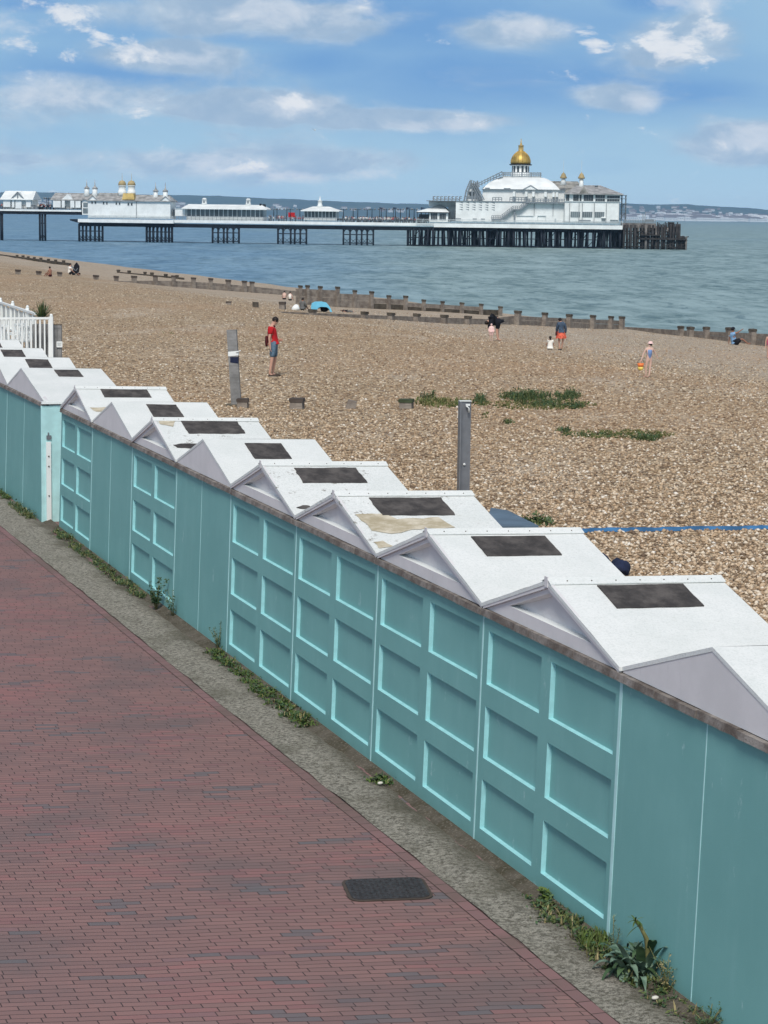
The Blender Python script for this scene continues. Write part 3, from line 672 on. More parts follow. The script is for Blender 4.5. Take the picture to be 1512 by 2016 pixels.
for i, (u0, w, pk) in enumerate(FU):
    r, onr, rf = hut(u0, w, False, FL[i], peak=pk, c0=-.13, patch=(.14, .55, .62, .98) if i < 4 else (.3, .55, .62, .98))
    if i == 0:
        q = MB(); q.box(-.06, 1.35, -.012, -.0, 0, 1.97); q.build('side_wall', 'trim', r)  # sunlit look of this side put into its paler turquoise
        q = MB(); q.box(.02, .10, -.05, -.014, .02, 1.36); s = q.build('white_board', 'white', r)
        for zz in (.45, .95, 1.12):
            q = MB(); q.lathe((0, 0, 0), [(.012, 0), (.012, .01)], 10); b_ = q.build('bolt', 'rust', s); b_.location = (.06, -.052, zz); b_.rotation_euler = (PI / 2, 0, 0)
        q = MB(); q.box(.03, .11, -.035, -.013, 1.40, 1.47); q.box(.05, .07, -.04, -.013, 1.47, 1.52); q.build('bracket', 'steel', r)
        q = MB(); q.box(-.05, 1.42, -.05, .02, 2.0, 2.04); q.build('fascia', 'white', r)

# ------------------------------------------------------------------ manhole cover
p = W(762, 1752, 0); r = empty('manhole_cover', (p.x, p.y, .004), math.radians(9), 'dark rectangular iron cover with rounded corners set in the brick paving', 'manhole cover')
def rrect(w, h, rad, n=5):
    pts = []
    for (sx, sy, a0) in ((1, 1, 0), (-1, 1, 90), (-1, -1, 180), (1, -1, 270)):
        for k in range(n + 1):
            a = math.radians(a0 + 90 * k / n); pts.append((sx * (w / 2 - rad) + rad * math.cos(a), sy * (h / 2 - rad) + rad * math.sin(a)))
    return pts
mb = MB(); mb.poly([(x, y, 0) for x, y in rrect(.66, .56, .10)], (0, 0, .006)); mb.build('frame', 'rust', r)
mb = MB(); mb.poly([(x, y, .006) for x, y in rrect(.61, .51, .08)], (0, 0, .006))
for i in range(14):
    for j in range(11):
        x = -.27 + i * .0415; y = -.22 + j * .044
        if (i + j) % 2: mb.box(x - .014, x + .014, y - .004, y + .004, .012, .017)
        else: mb.box(x - .004, x + .004, y - .014, y + .014, .012, .017)
mb.build('lid', 'manhole', r)

# ------------------------------------------------------------------ posts, stumps, things lying on the shingle
def stump(px, py, w, h, label, cap='iron_green', mat='timber', name='timber_stump', tilt=0, grp=None):
    p = HIT(px, py); s = w / F * p.y * 1.0; hh = h / F * p.y
    r = empty(name, (p.x, p.y, p.z), math.radians(random.uniform(-12, 12)), label, 'timber stump', grp)
    mb = MB(); a = s / 2; mb.hexa([(-a, -a, -.3), (a, -a, -.3), (a, a, -.3), (-a, a, -.3), (-a * .9, -a * .9, hh), (a * .86, -a * .93, hh * .96), (a * .9, a * .85, hh), (-a * .85, a * .9, hh * 1.02)]); mb.build('shaft', mat, r)
    if cap:
        mb = MB(); a *= 1.04; mb.hexa([(-a, -a, hh * .72), (a, -a, hh * .7), (a, a, hh * .72), (-a, a, hh * .72), (-a, -a, hh * 1.05), (a, -a * .9, hh * 1.02), (a * .9, a, hh * 1.08), (-a, a, hh * 1.05)]); mb.build('cap', cap, r)
    r.rotation_euler.y = tilt; return r
stump(478, 803, 22, 17, 'dark-capped stump beside the foot of the tall weathered post', 'rust')
stump(585, 805, 27, 20, 'weathered stump with rust-brown cap in the shingle, second in the low row', 'rust')
stump(690, 804, 20, 16, 'low pale broken stump in the shingle, third in the low row', None, 'timber', tilt=.25)
stump(800, 804, 27, 17, 'stump with mossy green-black cap, nearest the grassy patch', 'iron_green')
stump(450, 600, 11, 6, 'tiny flat stump alone on the shingle left of the rounded one', 'rust')
stump(503, 605, 12, 10, 'small rounded stump on the shingle near the groyne end', None, 'timber_dark')
stump(556, 609, 12, 14, 'square stump at the landward end of the middle groyne', 'rust')
# tall weathered post with tape
p = HIT(467, 799); s = p.y / F
r = empty('timber_post', tuple(p), 0, 'tall leaning grey timber post with blue and white tape, standing on the shingle', 'post')
mb = MB(); a = 9.5 * s; lx = -11 * s
mb.hexa([(-a, -a, -.3), (a, -a, -.3), (a, a, -.3), (-a, a, -.3), (-a * 1.05 + lx, -a, 149 * s), (a * .95 + lx, -a, 151 * s), (a + lx, a, 150 * s), (-a + lx, a, 149 * s)]); mb.build('shaft', 'timber_grey', r)
mb = MB(); f = 100 / 150; q = a * 1.06; l1 = lx * .68; l2 = lx * .76
mb.hexa([(-q + l1, -q, 98 * s), (q + l1, -q, 100 * s), (q + l1, q, 99 * s), (-q + l1, q, 99 * s), (-q + l1, -q, 107 * s), (q + l1, -q, 109 * s), (q + l1, q, 108 * s), (-q + l1, q, 108 * s)]); mb.tube([(q * .6 + l1, -q * 1.1, 106 * s), (q * 1.5 + l1, -q * 1.3, 110 * s)], .012, 5)
mb.build('white_tape', 'white', r)
mb = MB(); q = a * 1.05; mb.hexa([(-q * .6 + l1, -q, 86 * s), (q + l1, -q, 84 * s), (q + l1, q, 86 * s), (-q * .6 + l1, q, 86 * s), (-q * .6 + l1, -q, 97 * s), (q + l1, -q, 97 * s), (q + l1, q, 97 * s), (-q * .6 + l1, q, 97 * s)]); mb.build('blue_tape', 'navy', r)
mb = MB(); a = 24 * s; mb.hexa([(-a * .9, -.2, -.2), (a, -.22, -.2), (a, .2, -.2), (-a * .9, .2, -.2), (-a * .9, -.17, 5 * s), (a * .95, -.18, 6 * s), (a * .9, .18, 6 * s), (-a * .85, .18, 5 * s)])
o = mb.build('concrete_block', 'concrete'); o.location = tuple(p); o.location.z -= .02; tag(o, 'low concrete footing around the base of the tall weathered post', 'concrete block')
# steel post with tap
p = HIT(912, 1003); s = p.y / F
r = empty('steel_post', tuple(p), math.radians(8), 'grey steel post with a tap fitting near its top, rising behind the hut roofs', 'post')
a = 12 * s; hh = 215 * s
mb = MB(); mb.box(-a, a, -.012, .0, -.2, hh); mb.box(-a, -a + .02, -.012 - a * 1.2, -.012, -.2, hh); mb.box(a - .02, a, 0, a * 1.5, -.2, hh); mb.box(-a * .95, a * .95, 0.0, .11, -.2, hh * .998); mb.build('column', 'steel', r)
mb = MB(); mb.box(-a * .9, a * 1.05, -.03, .12, hh, hh + .012); mb.build('cap', 'white_dirty', r)
mb = MB(); mb.tube([(a * .2, -.0, hh - .07), (a * .2, -.06, hh - .07), (a * .45, -.08, hh - .10), (a * .5, -.08, hh - .17)], .016, 8); mb.box(a * .0, a * .7, -.07, -.045, hh - .065, hh - .035); mb.build('tap', 'white', r)
mb = MB(); mb.lathe((0, 0, 0), [(.02, 0), (.02, .02)], 10); q = mb.build('bolt', 'white', r); q.location = (0, -.012, hh * .42); q.rotation_euler = (PI / 2, 0, 0)
# blue webbing strip lying on the beach
mb = MB(); n = 60; vs = []
for i in range(n + 1):
    px = 1095 + (1560 - 1095) * i / n; py = 1049 - 7 * i / n + .5 * math.sin(i * .33)
    p = HIT(px, py); hw = .035 + .012 * math.sin(i * .9)
    for dy, dz in ((-hw, .008), (-hw * .5, .055), (hw * .5, .055), (hw, .008)): vs.append((p.x, p.y + dy * 2.0, p.z + dz))
mb.add(vs, [(4 * i + j, 4 * i + j + 1, 4 * i + 5 + j, 4 * i + 4 + j) for i in range(n) for j in range(3)], sm=True)
tag(mb.build('blue_strip', 'blue_strap'), 'long narrow blue fabric strip lying across the shingle behind the near huts', 'fabric strip')
# blue-grey board
q = [HIT(955, 1050), HIT(1060, 1047), HIT(1000, 1017), HIT(966, 1012)]
mb = MB(); mb.poly([(a.x, a.y, .56) for a in q], (0, 0, .05)); o = mb.build('blue_board', 'bluegrey'); tag(o, 'blue-grey board lying flat behind the ridge of the tan-stained hut roof', 'board')
# dark blue bag
p = HIT(1218, 1136); mb = MB(); rr_ = random.Random(2)
mb.ell((p.x, p.y, p.z + .10), (.15, .17, .13), 18, 12)
for i, v in enumerate(mb.v): mb.v[i] = v + Vector((1, .6, 1)) * .045 * mnoise.noise(v * 9)
mb.tube([(p.x - .12, p.y, p.z + .2), (p.x - .16, p.y, p.z + .26), (p.x - .22, p.y + .05, p.z + .3)], .015, 6)
tag(mb.build('dark_bag', 'navy'), 'crumpled dark navy bag on the shingle behind the second hut roof', 'bag')

# ------------------------------------------------------------------ groynes
def groyne(label, a, b, n_posts, top_h, post_h, post_w, boards, mat='timber', capm='timber_dark', drop=0, post_px=None, grp='timber groynes'):
    """a,b ground points (world). boards: height above ground at a / b"""
    a = Vector(a); b = Vector(b); d = (b - a); L = Vector((d.x, d.y, 0)).length; ang = math.atan2(d.y, d.x)
    r = empty('groyne', tuple(a), ang, label, 'groyne', grp)
    zl = lambda x: (b.z - a.z) * x / L
    k = len(boards) - 1
    for i in range(k):
        (x0, h0), (x1, h1) = boards[i], boards[i + 1]
        x0 *= L; x1 *= L; nb = 2 if max(h0, h1) > .45 else 1
        for j in range(nb):
            mb = MB(); lo0 = -1.0 if j == 0 else h0 * j / nb + .015; lo1 = -1.0 if j == 0 else h1 * j / nb + .015
            off = .012 * j
            mb.hexa([(x0, -.08 + off, zl(x0) + lo0), (x1, -.08 + off, zl(x1) + lo1), (x1, .06, zl(x1) + lo1), (x0, .06, zl(x0) + lo0),
                     (x0, -.08 + off, zl(x0) + h0 * (j + 1) / nb), (x1, -.08 + off, zl(x1) + h1 * (j + 1) / nb), (x1, .06, zl(x1) + h1 * (j + 1) / nb), (x0, .06, zl(x0) + h0 * (j + 1) / nb)])
            mb.build('planking', 'timber_dark' if (label.startswith('high') and i > 3 and j == 0) else mat, r)
    xs = post_px if post_px else [L * (i + .5) / n_posts for i in range(n_posts)]
    for x in xs:
        hb = 0
        for (f0, h0), (f1, h1) in zip(boards, boards[1:]):
            if f0 * L <= x <= f1 * L + .01: hb = h0 + (h1 - h0) * (x / L - f0) / max(1e-6, f1 - f0)
        w = post_w * random.uniform(.88, 1.1); z1 = zl(x) + hb + (post_h(x / L) if callable(post_h) else post_h) * random.uniform(.85, 1.12)
        mb = MB(); mb.hexa([(x - w / 2, -.08 - w * .8, zl(x) - 1), (x + w / 2, -.08 - w * .8, zl(x) - 1), (x + w / 2, -.085, zl(x) - 1), (x - w / 2, -.085, zl(x) - 1),
                            (x - w / 2 * .92, -.08 - w * .8, z1 - .1), (x + w / 2 * .92, -.08 - w * .8, z1 - .1), (x + w / 2 * .92, -.085, z1 - .1), (x - w / 2 * .92, -.085, z1 - .1)])
        mb.build('post', mat, r)
        mb = MB(); w2 = w * 1.12; mb.hexa([(x - w2 / 2, -.09 - w * .85, z1 - .1), (x + w2 / 2, -.09 - w * .85, z1 - .1), (x + w2 / 2, -.07, z1 - .1), (x - w2 / 2, -.07, z1 - .1), (x - w2 / 2 * .9, -.09 - w * .8, z1 + .04), (x + w2 / 2, -.09 - w * .8, z1 + .02), (x + w2 / 2, -.07, z1 + .03), (x - w2 / 2, -.07, z1 + .05)])
        mb.build('post_cap', capm, r)
    return r
def on_line(a, b, px):   # x along line a-b under photo column px
    d = ray(px, 600); dx, dy = (b - a).x, (b - a).y
    # a + s*(b-a) = d*t
    s = (a.x * d.y - a.y * d.x) / (dy * d.x - dx * d.y); return s
def px_posts(a, b, L, pxs): return [on_line(a, b, p) * L for p in pxs]
def groyne_px(label, pa, pb, pxs, post_h, post_w, boards, **kw):
    a = HIT(*pa); b = HIT(*pb); L = math.hypot(b.x - a.x, b.y - a.y); s = (a.y + b.y) / 2 / F
    return groyne(label, a, b, 0, 0, post_h, post_w, [(on_line(a, b, p), h) for p, h in boards], post_px=px_posts(a, b, L, pxs), **kw), a, b
GR = []
def G_(label, pa, pb, pxs, ph, pw, bd, **kw):
    a = HIT(*pa); b = HIT(*pb); s = (a.y + b.y) / 2 / F
    return groyne_px(label, pa, pb, pxs, (lambda f: (4.5 if f < .60 else 9.5) * s) if ph == 'front' else ph * s, pw * s, [(p, h * s) for p, h in bd], **kw)
# far left groyne A
G_('timber groyne at the left, running from the seated sunbathers down to the water', (20, 540), (592, 583), [33, 74, 115, 186, 226, 261, 303, 339, 378, 412, 446, 478, 493], 9, 8, [(20, 1), (226, 2), (300, 8), (340, 11), (420, 13), (500, 12), (592, 9)], capm='rust')
# middle groyne, back row with stepped planking
G_('high stepped groyne wall of grey planks behind the blue tent', (583, 598), (984, 622), [588, 602, 627, 661, 695, 728, 762, 795, 831, 868, 906, 944, 982], 6.5, 7, [(583, 28), (664, 30), (666, 24), (730, 26), (732, 19), (798, 21), (800, 15), (944, 16), (946, 11), (984, 12)])
# middle groyne, front row low
G_('low front groyne with wide capped posts, from the blue tent to its open seaward end', (552, 616), (1224, 648), [608, 711, 763, 814, 868, 915, 967, 1013, 1067, 1115, 1162, 1198, 1219], 'front', 12, [(552, 2), (760, 4), (960, 7), (1010, 16), (1100, 17), (1224, 19)])
# right groyne
G_('low groyne at the right edge behind the reclining person', (1225, 646), (1516, 683), [1348, 1368, 1399, 1445, 1491], 8, 12, [(1225, 3), (1350, 11), (1445, 18), (1500, 22), (1516, 23)])
# far dark remains by the water
G_('dark low groyne remains at the far water edge, top left', (-10, 502), (140, 524), [38, 50, 60, 72, 85, 100, 114, 130], 3, 6, [(-10, 3), (140, 5)], mat='timber_dark')
G_('dark low groyne remains at the water behind the left groyne', (232, 537), (362, 551), [237, 258, 289, 303, 330, 352], 4, 6, [(232, 2), (362, 4)], mat='timber_dark')

# ------------------------------------------------------------------ people
def skin_mesh(name, V, E, mat, parent, root=0, sub=2, loc=None):
    me = bpy.data.meshes.new(name); me.from_pydata([v[:3] for v in V], E, [])
    ob = bpy.data.objects.new(name, me); C.objects.link(ob)
    ob.modifiers.new('Skin', 'SKIN'); 
    sl = me.skin_vertices[0].data
    for i, v in enumerate(V):
        rr2 = v[3]; sl[i].radius = (rr2, rr2) if not isinstance(rr2, tuple) else rr2
        sl[i].use_root = (i == root)
    s = ob.modifiers.new('Sub', 'SUBSURF'); s.levels = sub; s.render_levels = sub
    dg = bpy.context.evaluated_depsgraph_get(); dg.update()
    m2 = bpy.data.meshes.new_from_object(ob.evaluated_get(dg)); m2.name = name
    bpy.data.objects.remove(ob); bpy.data.meshes.remove(me)
    m2.materials.clear(); m2.materials.append(M[mat])
    for p in m2.polygons: p.use_smooth = True; p.material_index = 0
    o = bpy.data.objects.new(name, m2); C.objects.link(o); o.parent = parent; return o
def person(label, loc, rz, J, sc_=1., skin='skin', garments=(), hair='hair', hair_len=0, group=None, shoes=None, fat=1.0, extra=None, hat=None, facing=(0, -1, 0)):
    """J joints in metres for a 1.75 m adult: pel, wai, che, nec, hea, sL eL wL, sR eR wR, hL kL aL, hR kR aR (tL,tR toes)"""
    r = empty('person', loc, rz, label, 'person', group)
    R = dict(pel=.125, wai=.115, che=.135, nec=.052, hea=.088, s=.062, e=.040, w=.027, h=.085, k=.055, a=.036, t=.030)
    order = ['pel', 'wai', 'che', 'nec', 'hed', 'hea', 'sL', 'eL', 'wL', 'sR', 'eR', 'wR', 'hL', 'kL', 'aL', 'tL', 'hR', 'kR', 'aR', 'tR']
    J = {k: Vector(v) for k, v in J.items()}
    fw = Vector(facing)
    J['hed'] = J['hea'] + (J['nec'] - J['hea']) * .35 + fw * .015
    for s in 'LR':
        if 't' + s not in J: J['t' + s] = J['a' + s] + fw * .17 + Vector((0, 0, -.05))
    rad = lambda k: R.get(k, R.get(k[0], .05)) if k != 'hed' else .082
    V = []; idx = {}
    for k in order: idx[k] = len(V); p = J[k] * sc_; V.append((p.x, p.y, p.z, rad(k) * sc_ * (fat if k in ('pel', 'wai', 'che') else 1)))
    E = [('pel', 'wai'), ('wai', 'che'), ('che', 'nec'), ('nec', 'hed'), ('hed', 'hea'), ('che', 'sL'), ('sL', 'eL'), ('eL', 'wL'), ('che', 'sR'), ('sR', 'eR'), ('eR', 'wR'), ('pel', 'hL'), ('hL', 'kL'), ('kL', 'aL'), ('aL', 'tL'), ('pel', 'hR'), ('hR', 'kR'), ('kR', 'aR'), ('aR', 'tR')]
    E = [(idx[a], idx[b]) for a, b in E]
    # hands: palm plus five fingers
    for s in 'LR':
        d = (J['w' + s] - J['e' + s]).normalized(); side = d.cross(fw); 
        if side.length < .1: side = d.cross(Vector((0, 0, 1)))
        side.normalize(); nrm = side.cross(d)
        p = J['w' + s] + d * .055; V.append((*(p * sc_), .026 * sc_)); pi = len(V) - 1; E.append((idx['w' + s], pi))
        for q, (o_, l) in enumerate(((-.028, .060), (-.010, .078), (.009, .072), (.027, .056))):
            p1 = J['w' + s] + d * .085 + side * o_; p2 = p1 + d * l * .55 + nrm * .008; p3 = p2 + d * l * .35 + nrm * .02
            for z, pt in enumerate((p1, p2, p3)):
                V.append((*(pt * sc_), (.0095, .0085, .007)[z] * sc_)); E.append((pi if z == 0 else len(V) - 2, len(V) - 1))
        p1 = J['w' + s] + d * .04 + side * -.042 + nrm * .012; p2 = p1 + d * .035 + side * -.012; 
        V.append((*(p1 * sc_), .011 * sc_)); E.append((pi, len(V) - 1)); V.append((*(p2 * sc_), .009 * sc_)); E.append((len(V) - 2, len(V) - 1))
    body = skin_mesh('body', V, E, skin, r, idx['pel'], 1)
    # face: nose, ears, eyes
    hc = J['hea'] * sc_; up = (J['hea'] - J['nec']).normalized(); f2 = (fw - up * fw.dot(up)).normalized(); sd = f2.cross(up)
    mb = MB(); mb.ell(hc + f2 * .092 * sc_ - up * .012 * sc_, (.014 * sc_, .014 * sc_, .02 * sc_), 8, 6)
    for s in (-1, 1): mb.ell(hc + sd * s * .083 * sc_ - up * .01 * sc_, (.013 * sc_, .013 * sc_, .028 * sc_), 8, 6)
    mb.build('nose_and_ears', skin, body)
    mb = MB()
    for s in (-1, 1): mb.ell(hc + f2 * .082 * sc_ + sd * s * .030 * sc_ + up * .012 * sc_, (.010 * sc_, .010 * sc_, .007 * sc_), 8, 6)
    mb.ell(hc + f2 * .080 * sc_ - up * .045 * sc_, (.02 * sc_, .008 * sc_, .006 * sc_), 8, 6)
    mb.build('eyes_and_mouth', 'darkred', body)
    # hair
    mb = MB(); q = hc + up * .020 * sc_ - f2 * .018 * sc_
    mb.ell(q, (.094 * sc_, .098 * sc_, .090 * sc_), 16, 12)
    if hair_len: mb.ell(q - up * hair_len * .5 * sc_ - f2 * .045 * sc_, (.080 * sc_, .055 * sc_, (hair_len * .5 + .07) * sc_), 14, 10)
    if hair: 
        hb = mb
        if not hair_len:    # trim below the brow in front
            pass
        mb.build('hair', hair, r)
    if hat:
        mb = MB(); mb.lathe(hc + up * .06 * sc_ * 1, [(.15 * sc_, -.02 * sc_), (.15 * sc_, -.005 * sc_), (.105 * sc_, .01 * sc_), (.10 * sc_, .075 * sc_), (.06 * sc_, .10 * sc_), (.0, .105 * sc_)], 20); mb.build('sun_hat', hat, r)
    # garments = (name, mat, [(chain of joints or (joint,joint,frac))...], extra radius)
    for (gn, gm, chains, ex) in garments:
        V = []; E = []; mp = {}
        def gid(tok):
            if tok in mp: return mp[tok]
            if isinstance(tok, tuple): a, b, f = tok; p = J[a].lerp(J[b], f); rr3 = rad(a) * (1 - f) + rad(b) * f
            else: p = J[tok]; rr3 = rad(tok)
            if tok in ('pel', 'wai', 'che'): rr3 *= fat
            V.append((*(p * sc_), (rr3 + ex) * sc_)); mp[tok] = len(V) - 1; return mp[tok]
        for ch in chains:
            for a, b in zip(ch, ch[1:]): E.append((gid(a), gid(b)))
        skin_mesh(gn, V, E, gm, r, 0, 1)
    for s in 'LR':
        if shoes:
            a = J['a' + s] * sc_; t = J['t' + s] * sc_; d = (t - a); d.z = 0; L = d.length + .001; d.normalize(); ang = math.atan2(d.y, d.x)
            mb = MB(); rot = Matrix.Rotation(ang, 3, 'Z'); c = (a + t) / 2; c.z = min(a.z, t.z) + .005 * sc_
            mb.ell(c + d * .02 * sc_, (.145 * sc_, .052 * sc_, .048 * sc_), 14, 8, 0, rot); mb.ell(c + d * .02 * sc_ - Vector((0, 0, .028 * sc_)), (.15 * sc_, .056 * sc_, .018 * sc_), 14, 6, 1, rot)
            mb.build('shoe', [shoes, 'sole'], r)
    if extra: extra(r)
    return r
STAND = dict(pel=(0, 0, .95), wai=(0, 0, 1.10), che=(0, 0, 1.33), nec=(0, 0, 1.49), hea=(0, 0, 1.64), sL=(-.17, 0, 1.42), sR=(.17, 0, 1.42), eL=(-.22, 0, 1.13), eR=(.22, 0, 1.13), wL=(-.23, -.05, .88), wR=(.23, -.05, .88),
             hL=(-.09, 0, .90), hR=(.09, 0, .90), kL=(-.10, 0, .49), kR=(.10, 0, .49), aL=(-.10, .02, .09), aR=(.10, .02, .09))
SHIRT = [['wai', 'che', ('che', 'nec', .55)], ['pel', 'wai'], ['che', 'sL', ('sL', 'eL', .62)], ['che', 'sR', ('sR', 'eR', .62)]]
LONGSL = [['wai', 'che', ('che', 'nec', .6)], ['pel', 'wai'], ['che', 'sL', 'eL', ('eL', 'wL', .85)], ['che', 'sR', 'eR', ('eR', 'wR', .85)]]
VEST = [['pel', 'wai', 'che', ('che', 'nec', .4)], ['che', ('che', 'sL', .8)], ['che', ('che', 'sR', .8)]]
SHORTS = [['wai', 'pel'], ['pel', 'hL', ('hL', 'kL', .85)], ['pel', 'hR', ('hR', 'kR', .85)]]
TROUS = [['wai', 'pel'], ['pel', 'hL', 'kL', ('kL', 'aL', .9)], ['pel', 'hR', 'kR', ('kR', 'aR', .9)]]
BRIEF = [['wai', 'pel'], ['pel', 'hL', ('hL', 'kL', .15)], ['pel', 'hR', ('hR', 'kR', .15)]]
# man in red, seen from his right side, facing +X
J = dict(pel=(.04, 0, .96), wai=(.02, 0, 1.10), che=(-.03, 0, 1.34), nec=(-.01, 0, 1.50), hea=(.085, 0, 1.645), sR=(-.04, -.17, 1.41), sL=(-.04, .17, 1.41), eR=(-.08, -.23, 1.13), wR=(-.055, -.23, .90),
         eL=(.0, .23, 1.14), wL=(.17, .10, 1.10), hR=(.03, -.09, .90), hL=(.05, .09, .90), kR=(-.01, -.11, .49), kL=(.07, .10, .49), aR=(-.07, -.12, .09), aL=(.00, .10, .09), tR=(.09, -.12, .035), tL=(.16, .10, .035))
def man_extra(r):
    mb = MB(); mb.ell((-.17, .02, 1.04), (.05, .12, .17), 14, 10)
    for i, v in enumerate(mb.v): mb.v[i] = v + Vector((1, 1, 1)) * .02 * mnoise.noise(v * 14)
    mb.build('waist_jacket', 'darkred', r)
    mb = MB(); mb.lathe((.005, 0, 1.475), [(.075, -.02), (.085, .0), (.070, .035), (.060, .04)], 16); mb.build('collar', 'darkred', r)
p = HIT(536, 741)
person('standing man in a red polo shirt and denim shorts, facing right towards the sea', (p.x, p.y, p.z - .02), 0, J, 1.0, 'skin', [('polo_shirt', 'red', SHIRT, .026), ('denim_shorts', 'denim', SHORTS, .028)], shoes='shoe', extra=man_extra, facing=(1, 0, 0), fat=1.12)
# bending adult in black, facing left
J = dict(pel=(.14, .05, .84), wai=(.08, .03, .97), che=(-.12, 0, .98), nec=(-.25, 0, .88), hea=(-.36, -.02, .80), sR=(-.16, -.17, .95), sL=(-.16, .17, .95), eR=(-.20, -.2, .66), wR=(-.20, -.16, .42), eL=(-.22, .16, .66), wL=(-.22, .08, .44),
         hR=(.14, -.06, .80), hL=(.16, .12, .80), kR=(.08, -.08, .45), kL=(.12, .12, .45), aR=(.13, -.08, .09), aL=(.17, .12, .09), tR=(.28, -.12, .03), tL=(.05, .10, .03))
p = HIT(974, 671); k = 48 / F * p.y / 1.08
person('adult in black bent forward over a small child in pink', (p.x, p.y, p.z), 0, J, k, 'skin', [('black_top', 'black', LONGSL, .08), ('black_shorts', 'black', SHORTS, .03)], facing=(-.8, 0, -.6), fat=1.25)
J = dict(STAND); J = {a: Vector(b) for a, b in J.items()}; J['hea'] = Vector((0, -.02, 1.62))
p2 = HIT(967, 672); k = 35 / F * p2.y / 1.74
person('toddler in a pink hooded top held by the bending adult in black', tuple(p2), 0, J, k, 'skin_pale', [('hooded_top', 'palepink', LONGSL, .06), ('pink_trousers', 'palepink', SHORTS, .05)], hair='palepink', fat=1.25)
# woman in denim jacket and coral skirt, back to camera
J = {a: Vector(b) for a, b in STAND.items()}
J.update(hea=Vector((-.07, .10, 1.60)), nec=Vector((-.03, .04, 1.47)), che=Vector((.0, .0, 1.30)), eL=Vector((-.22, .1, 1.12)), wL=Vector((-.22, .22, .92)), eR=Vector((.24, .05, 1.1)), wR=Vector((.22, .15, .88)), aL=Vector((-.06, -.02, .09)), kL=Vector((-.10, .03, .47)), aR=Vector((.04, .06, .09)))
def skirt(r):
    mb = MB(); k = KW; n = 24; vs = []
    for i, (rad_, z) in enumerate(((.15, 1.03), (.20, .93), (.25, .78), (.28, .64))):
        for j in range(n): a = 2 * PI * j / n; q = rad_ * (1 + .10 * math.sin(j * 3.1) * i / 3); vs.append((q * math.cos(a) * k, q * .8 * math.sin(a) * k, (z + .03 * math.sin(j * 1.7) * i / 3) * k))
    mb.add(vs, [(i * n + j, i * n + (j + 1) % n, (i + 1) * n + (j + 1) % n, (i + 1) * n + j) for i in range(3) for j in range(n)], sm=True); mb.build('skirt', 'orange_skirt', r)
    mb = MB(); mb.ell((-.24 * k, .0, .88 * k), (.07 * k, .09 * k, .13 * k), 12, 8); mb.build('shoulder_bag', 'darkred', r)
p = HIT(1104, 690); KW = 65 / F * p.y / 1.74
person('woman in a blue denim jacket and coral red skirt, seen from behind', tuple(p), 0, J, KW, 'skin', [('denim_jacket', 'denim_dark', LONGSL, .04)], hair_len=.06, facing=(-.2, 1, 0), extra=skirt, shoes='shoe')
# seated child, back to camera
SIT = dict(pel=(0, 0, .13), wai=(0, 0, .30), che=(0, .03, .52), nec=(0, .05, .68), hea=(0, .07, .83), sL=(-.16, .03, .61), sR=(.16, .03, .61), eL=(-.24, .12, .38), eR=(.24, .12, .38), wL=(-.2, .28, .25), wR=(.2, .28, .25),
           hL=(-.10, .03, .12), hR=(.10, .03, .12), kL=(-.14, .38, .34), kR=(.14, .38, .34), aL=(-.12, .66, .07), aR=(.12, .66, .07))
p = HIT(1083, 689); k = 27 / F * p.y / .93
person('dark-haired child in a cream top sitting on the shingle beside the standing woman', tuple(p), 0, SIT, k, 'skin', [('cream_top', 'cream', SHIRT, .05), ('shorts', 'cream', SHORTS, .03)], hair_len=.12, facing=(0, 1, 0), fat=1.3)
# girl with bucket
J = {a: Vector(b) for a, b in STAND.items()}
J.update(eL=Vector((-.30, .02, 1.15)), wL=Vector((-.40, -.02, .90)), eR=Vector((.30, .05, 1.22)), wR=Vector((.42, .05, 1.05)), hea=Vector((.04, .02, 1.62)), kL=Vector((-.14, .03, .50)), aL=Vector((-.12, .05, .09)), kR=Vector((.06, .0, .50)), aR=Vector((.0, -.05, .09)))
p = HIT(1277, 744); KG = 73 / F * p.y / 1.80
gp = person('little girl in a blue swimsuit and pink sun hat carrying a bucket', tuple(p), math.radians(15), J, KG, 'skin_pale', [('swimsuit', 'blue_swim', [['pel', 'wai', 'che'], ['pel', 'hL'], ['pel', 'hR'], ['che', ('che', 'nec', .3)]], .03)], hat='palepink', hair='hair', facing=(-.5, .85, 0), fat=1.0)
bk = Matrix.Rotation(math.radians(15), 4, 'Z') @ Vector((-.44 * KG, -.02 * KG, .38 * KG))
r = empty('toy_bucket', (p.x + bk.x, p.y + bk.y, p.z + bk.z), 0, 'small orange and yellow toy bucket hanging from the girl\'s hand', 'bucket')
mb = MB(); mb.lathe((0, 0, 0), [(.085, .10), (.10, .21), (.092, .21), (.08, .11)], 20); mb.build('rim_band', 'orange', r)
mb = MB(); mb.lathe((0, 0, 0), [(.065, .0), (.085, .10), (.08, .10), (.06, .01)], 20); mb.build('lower_band', 'yellow', r)
mb = MB(); mb.tube([(.098 * math.cos(t), 0, .20 + .13 * math.sin(t)) for t in [PI * i / 10 for i in range(11)]], .006, 6); mb.build('handle', 'rust', r)
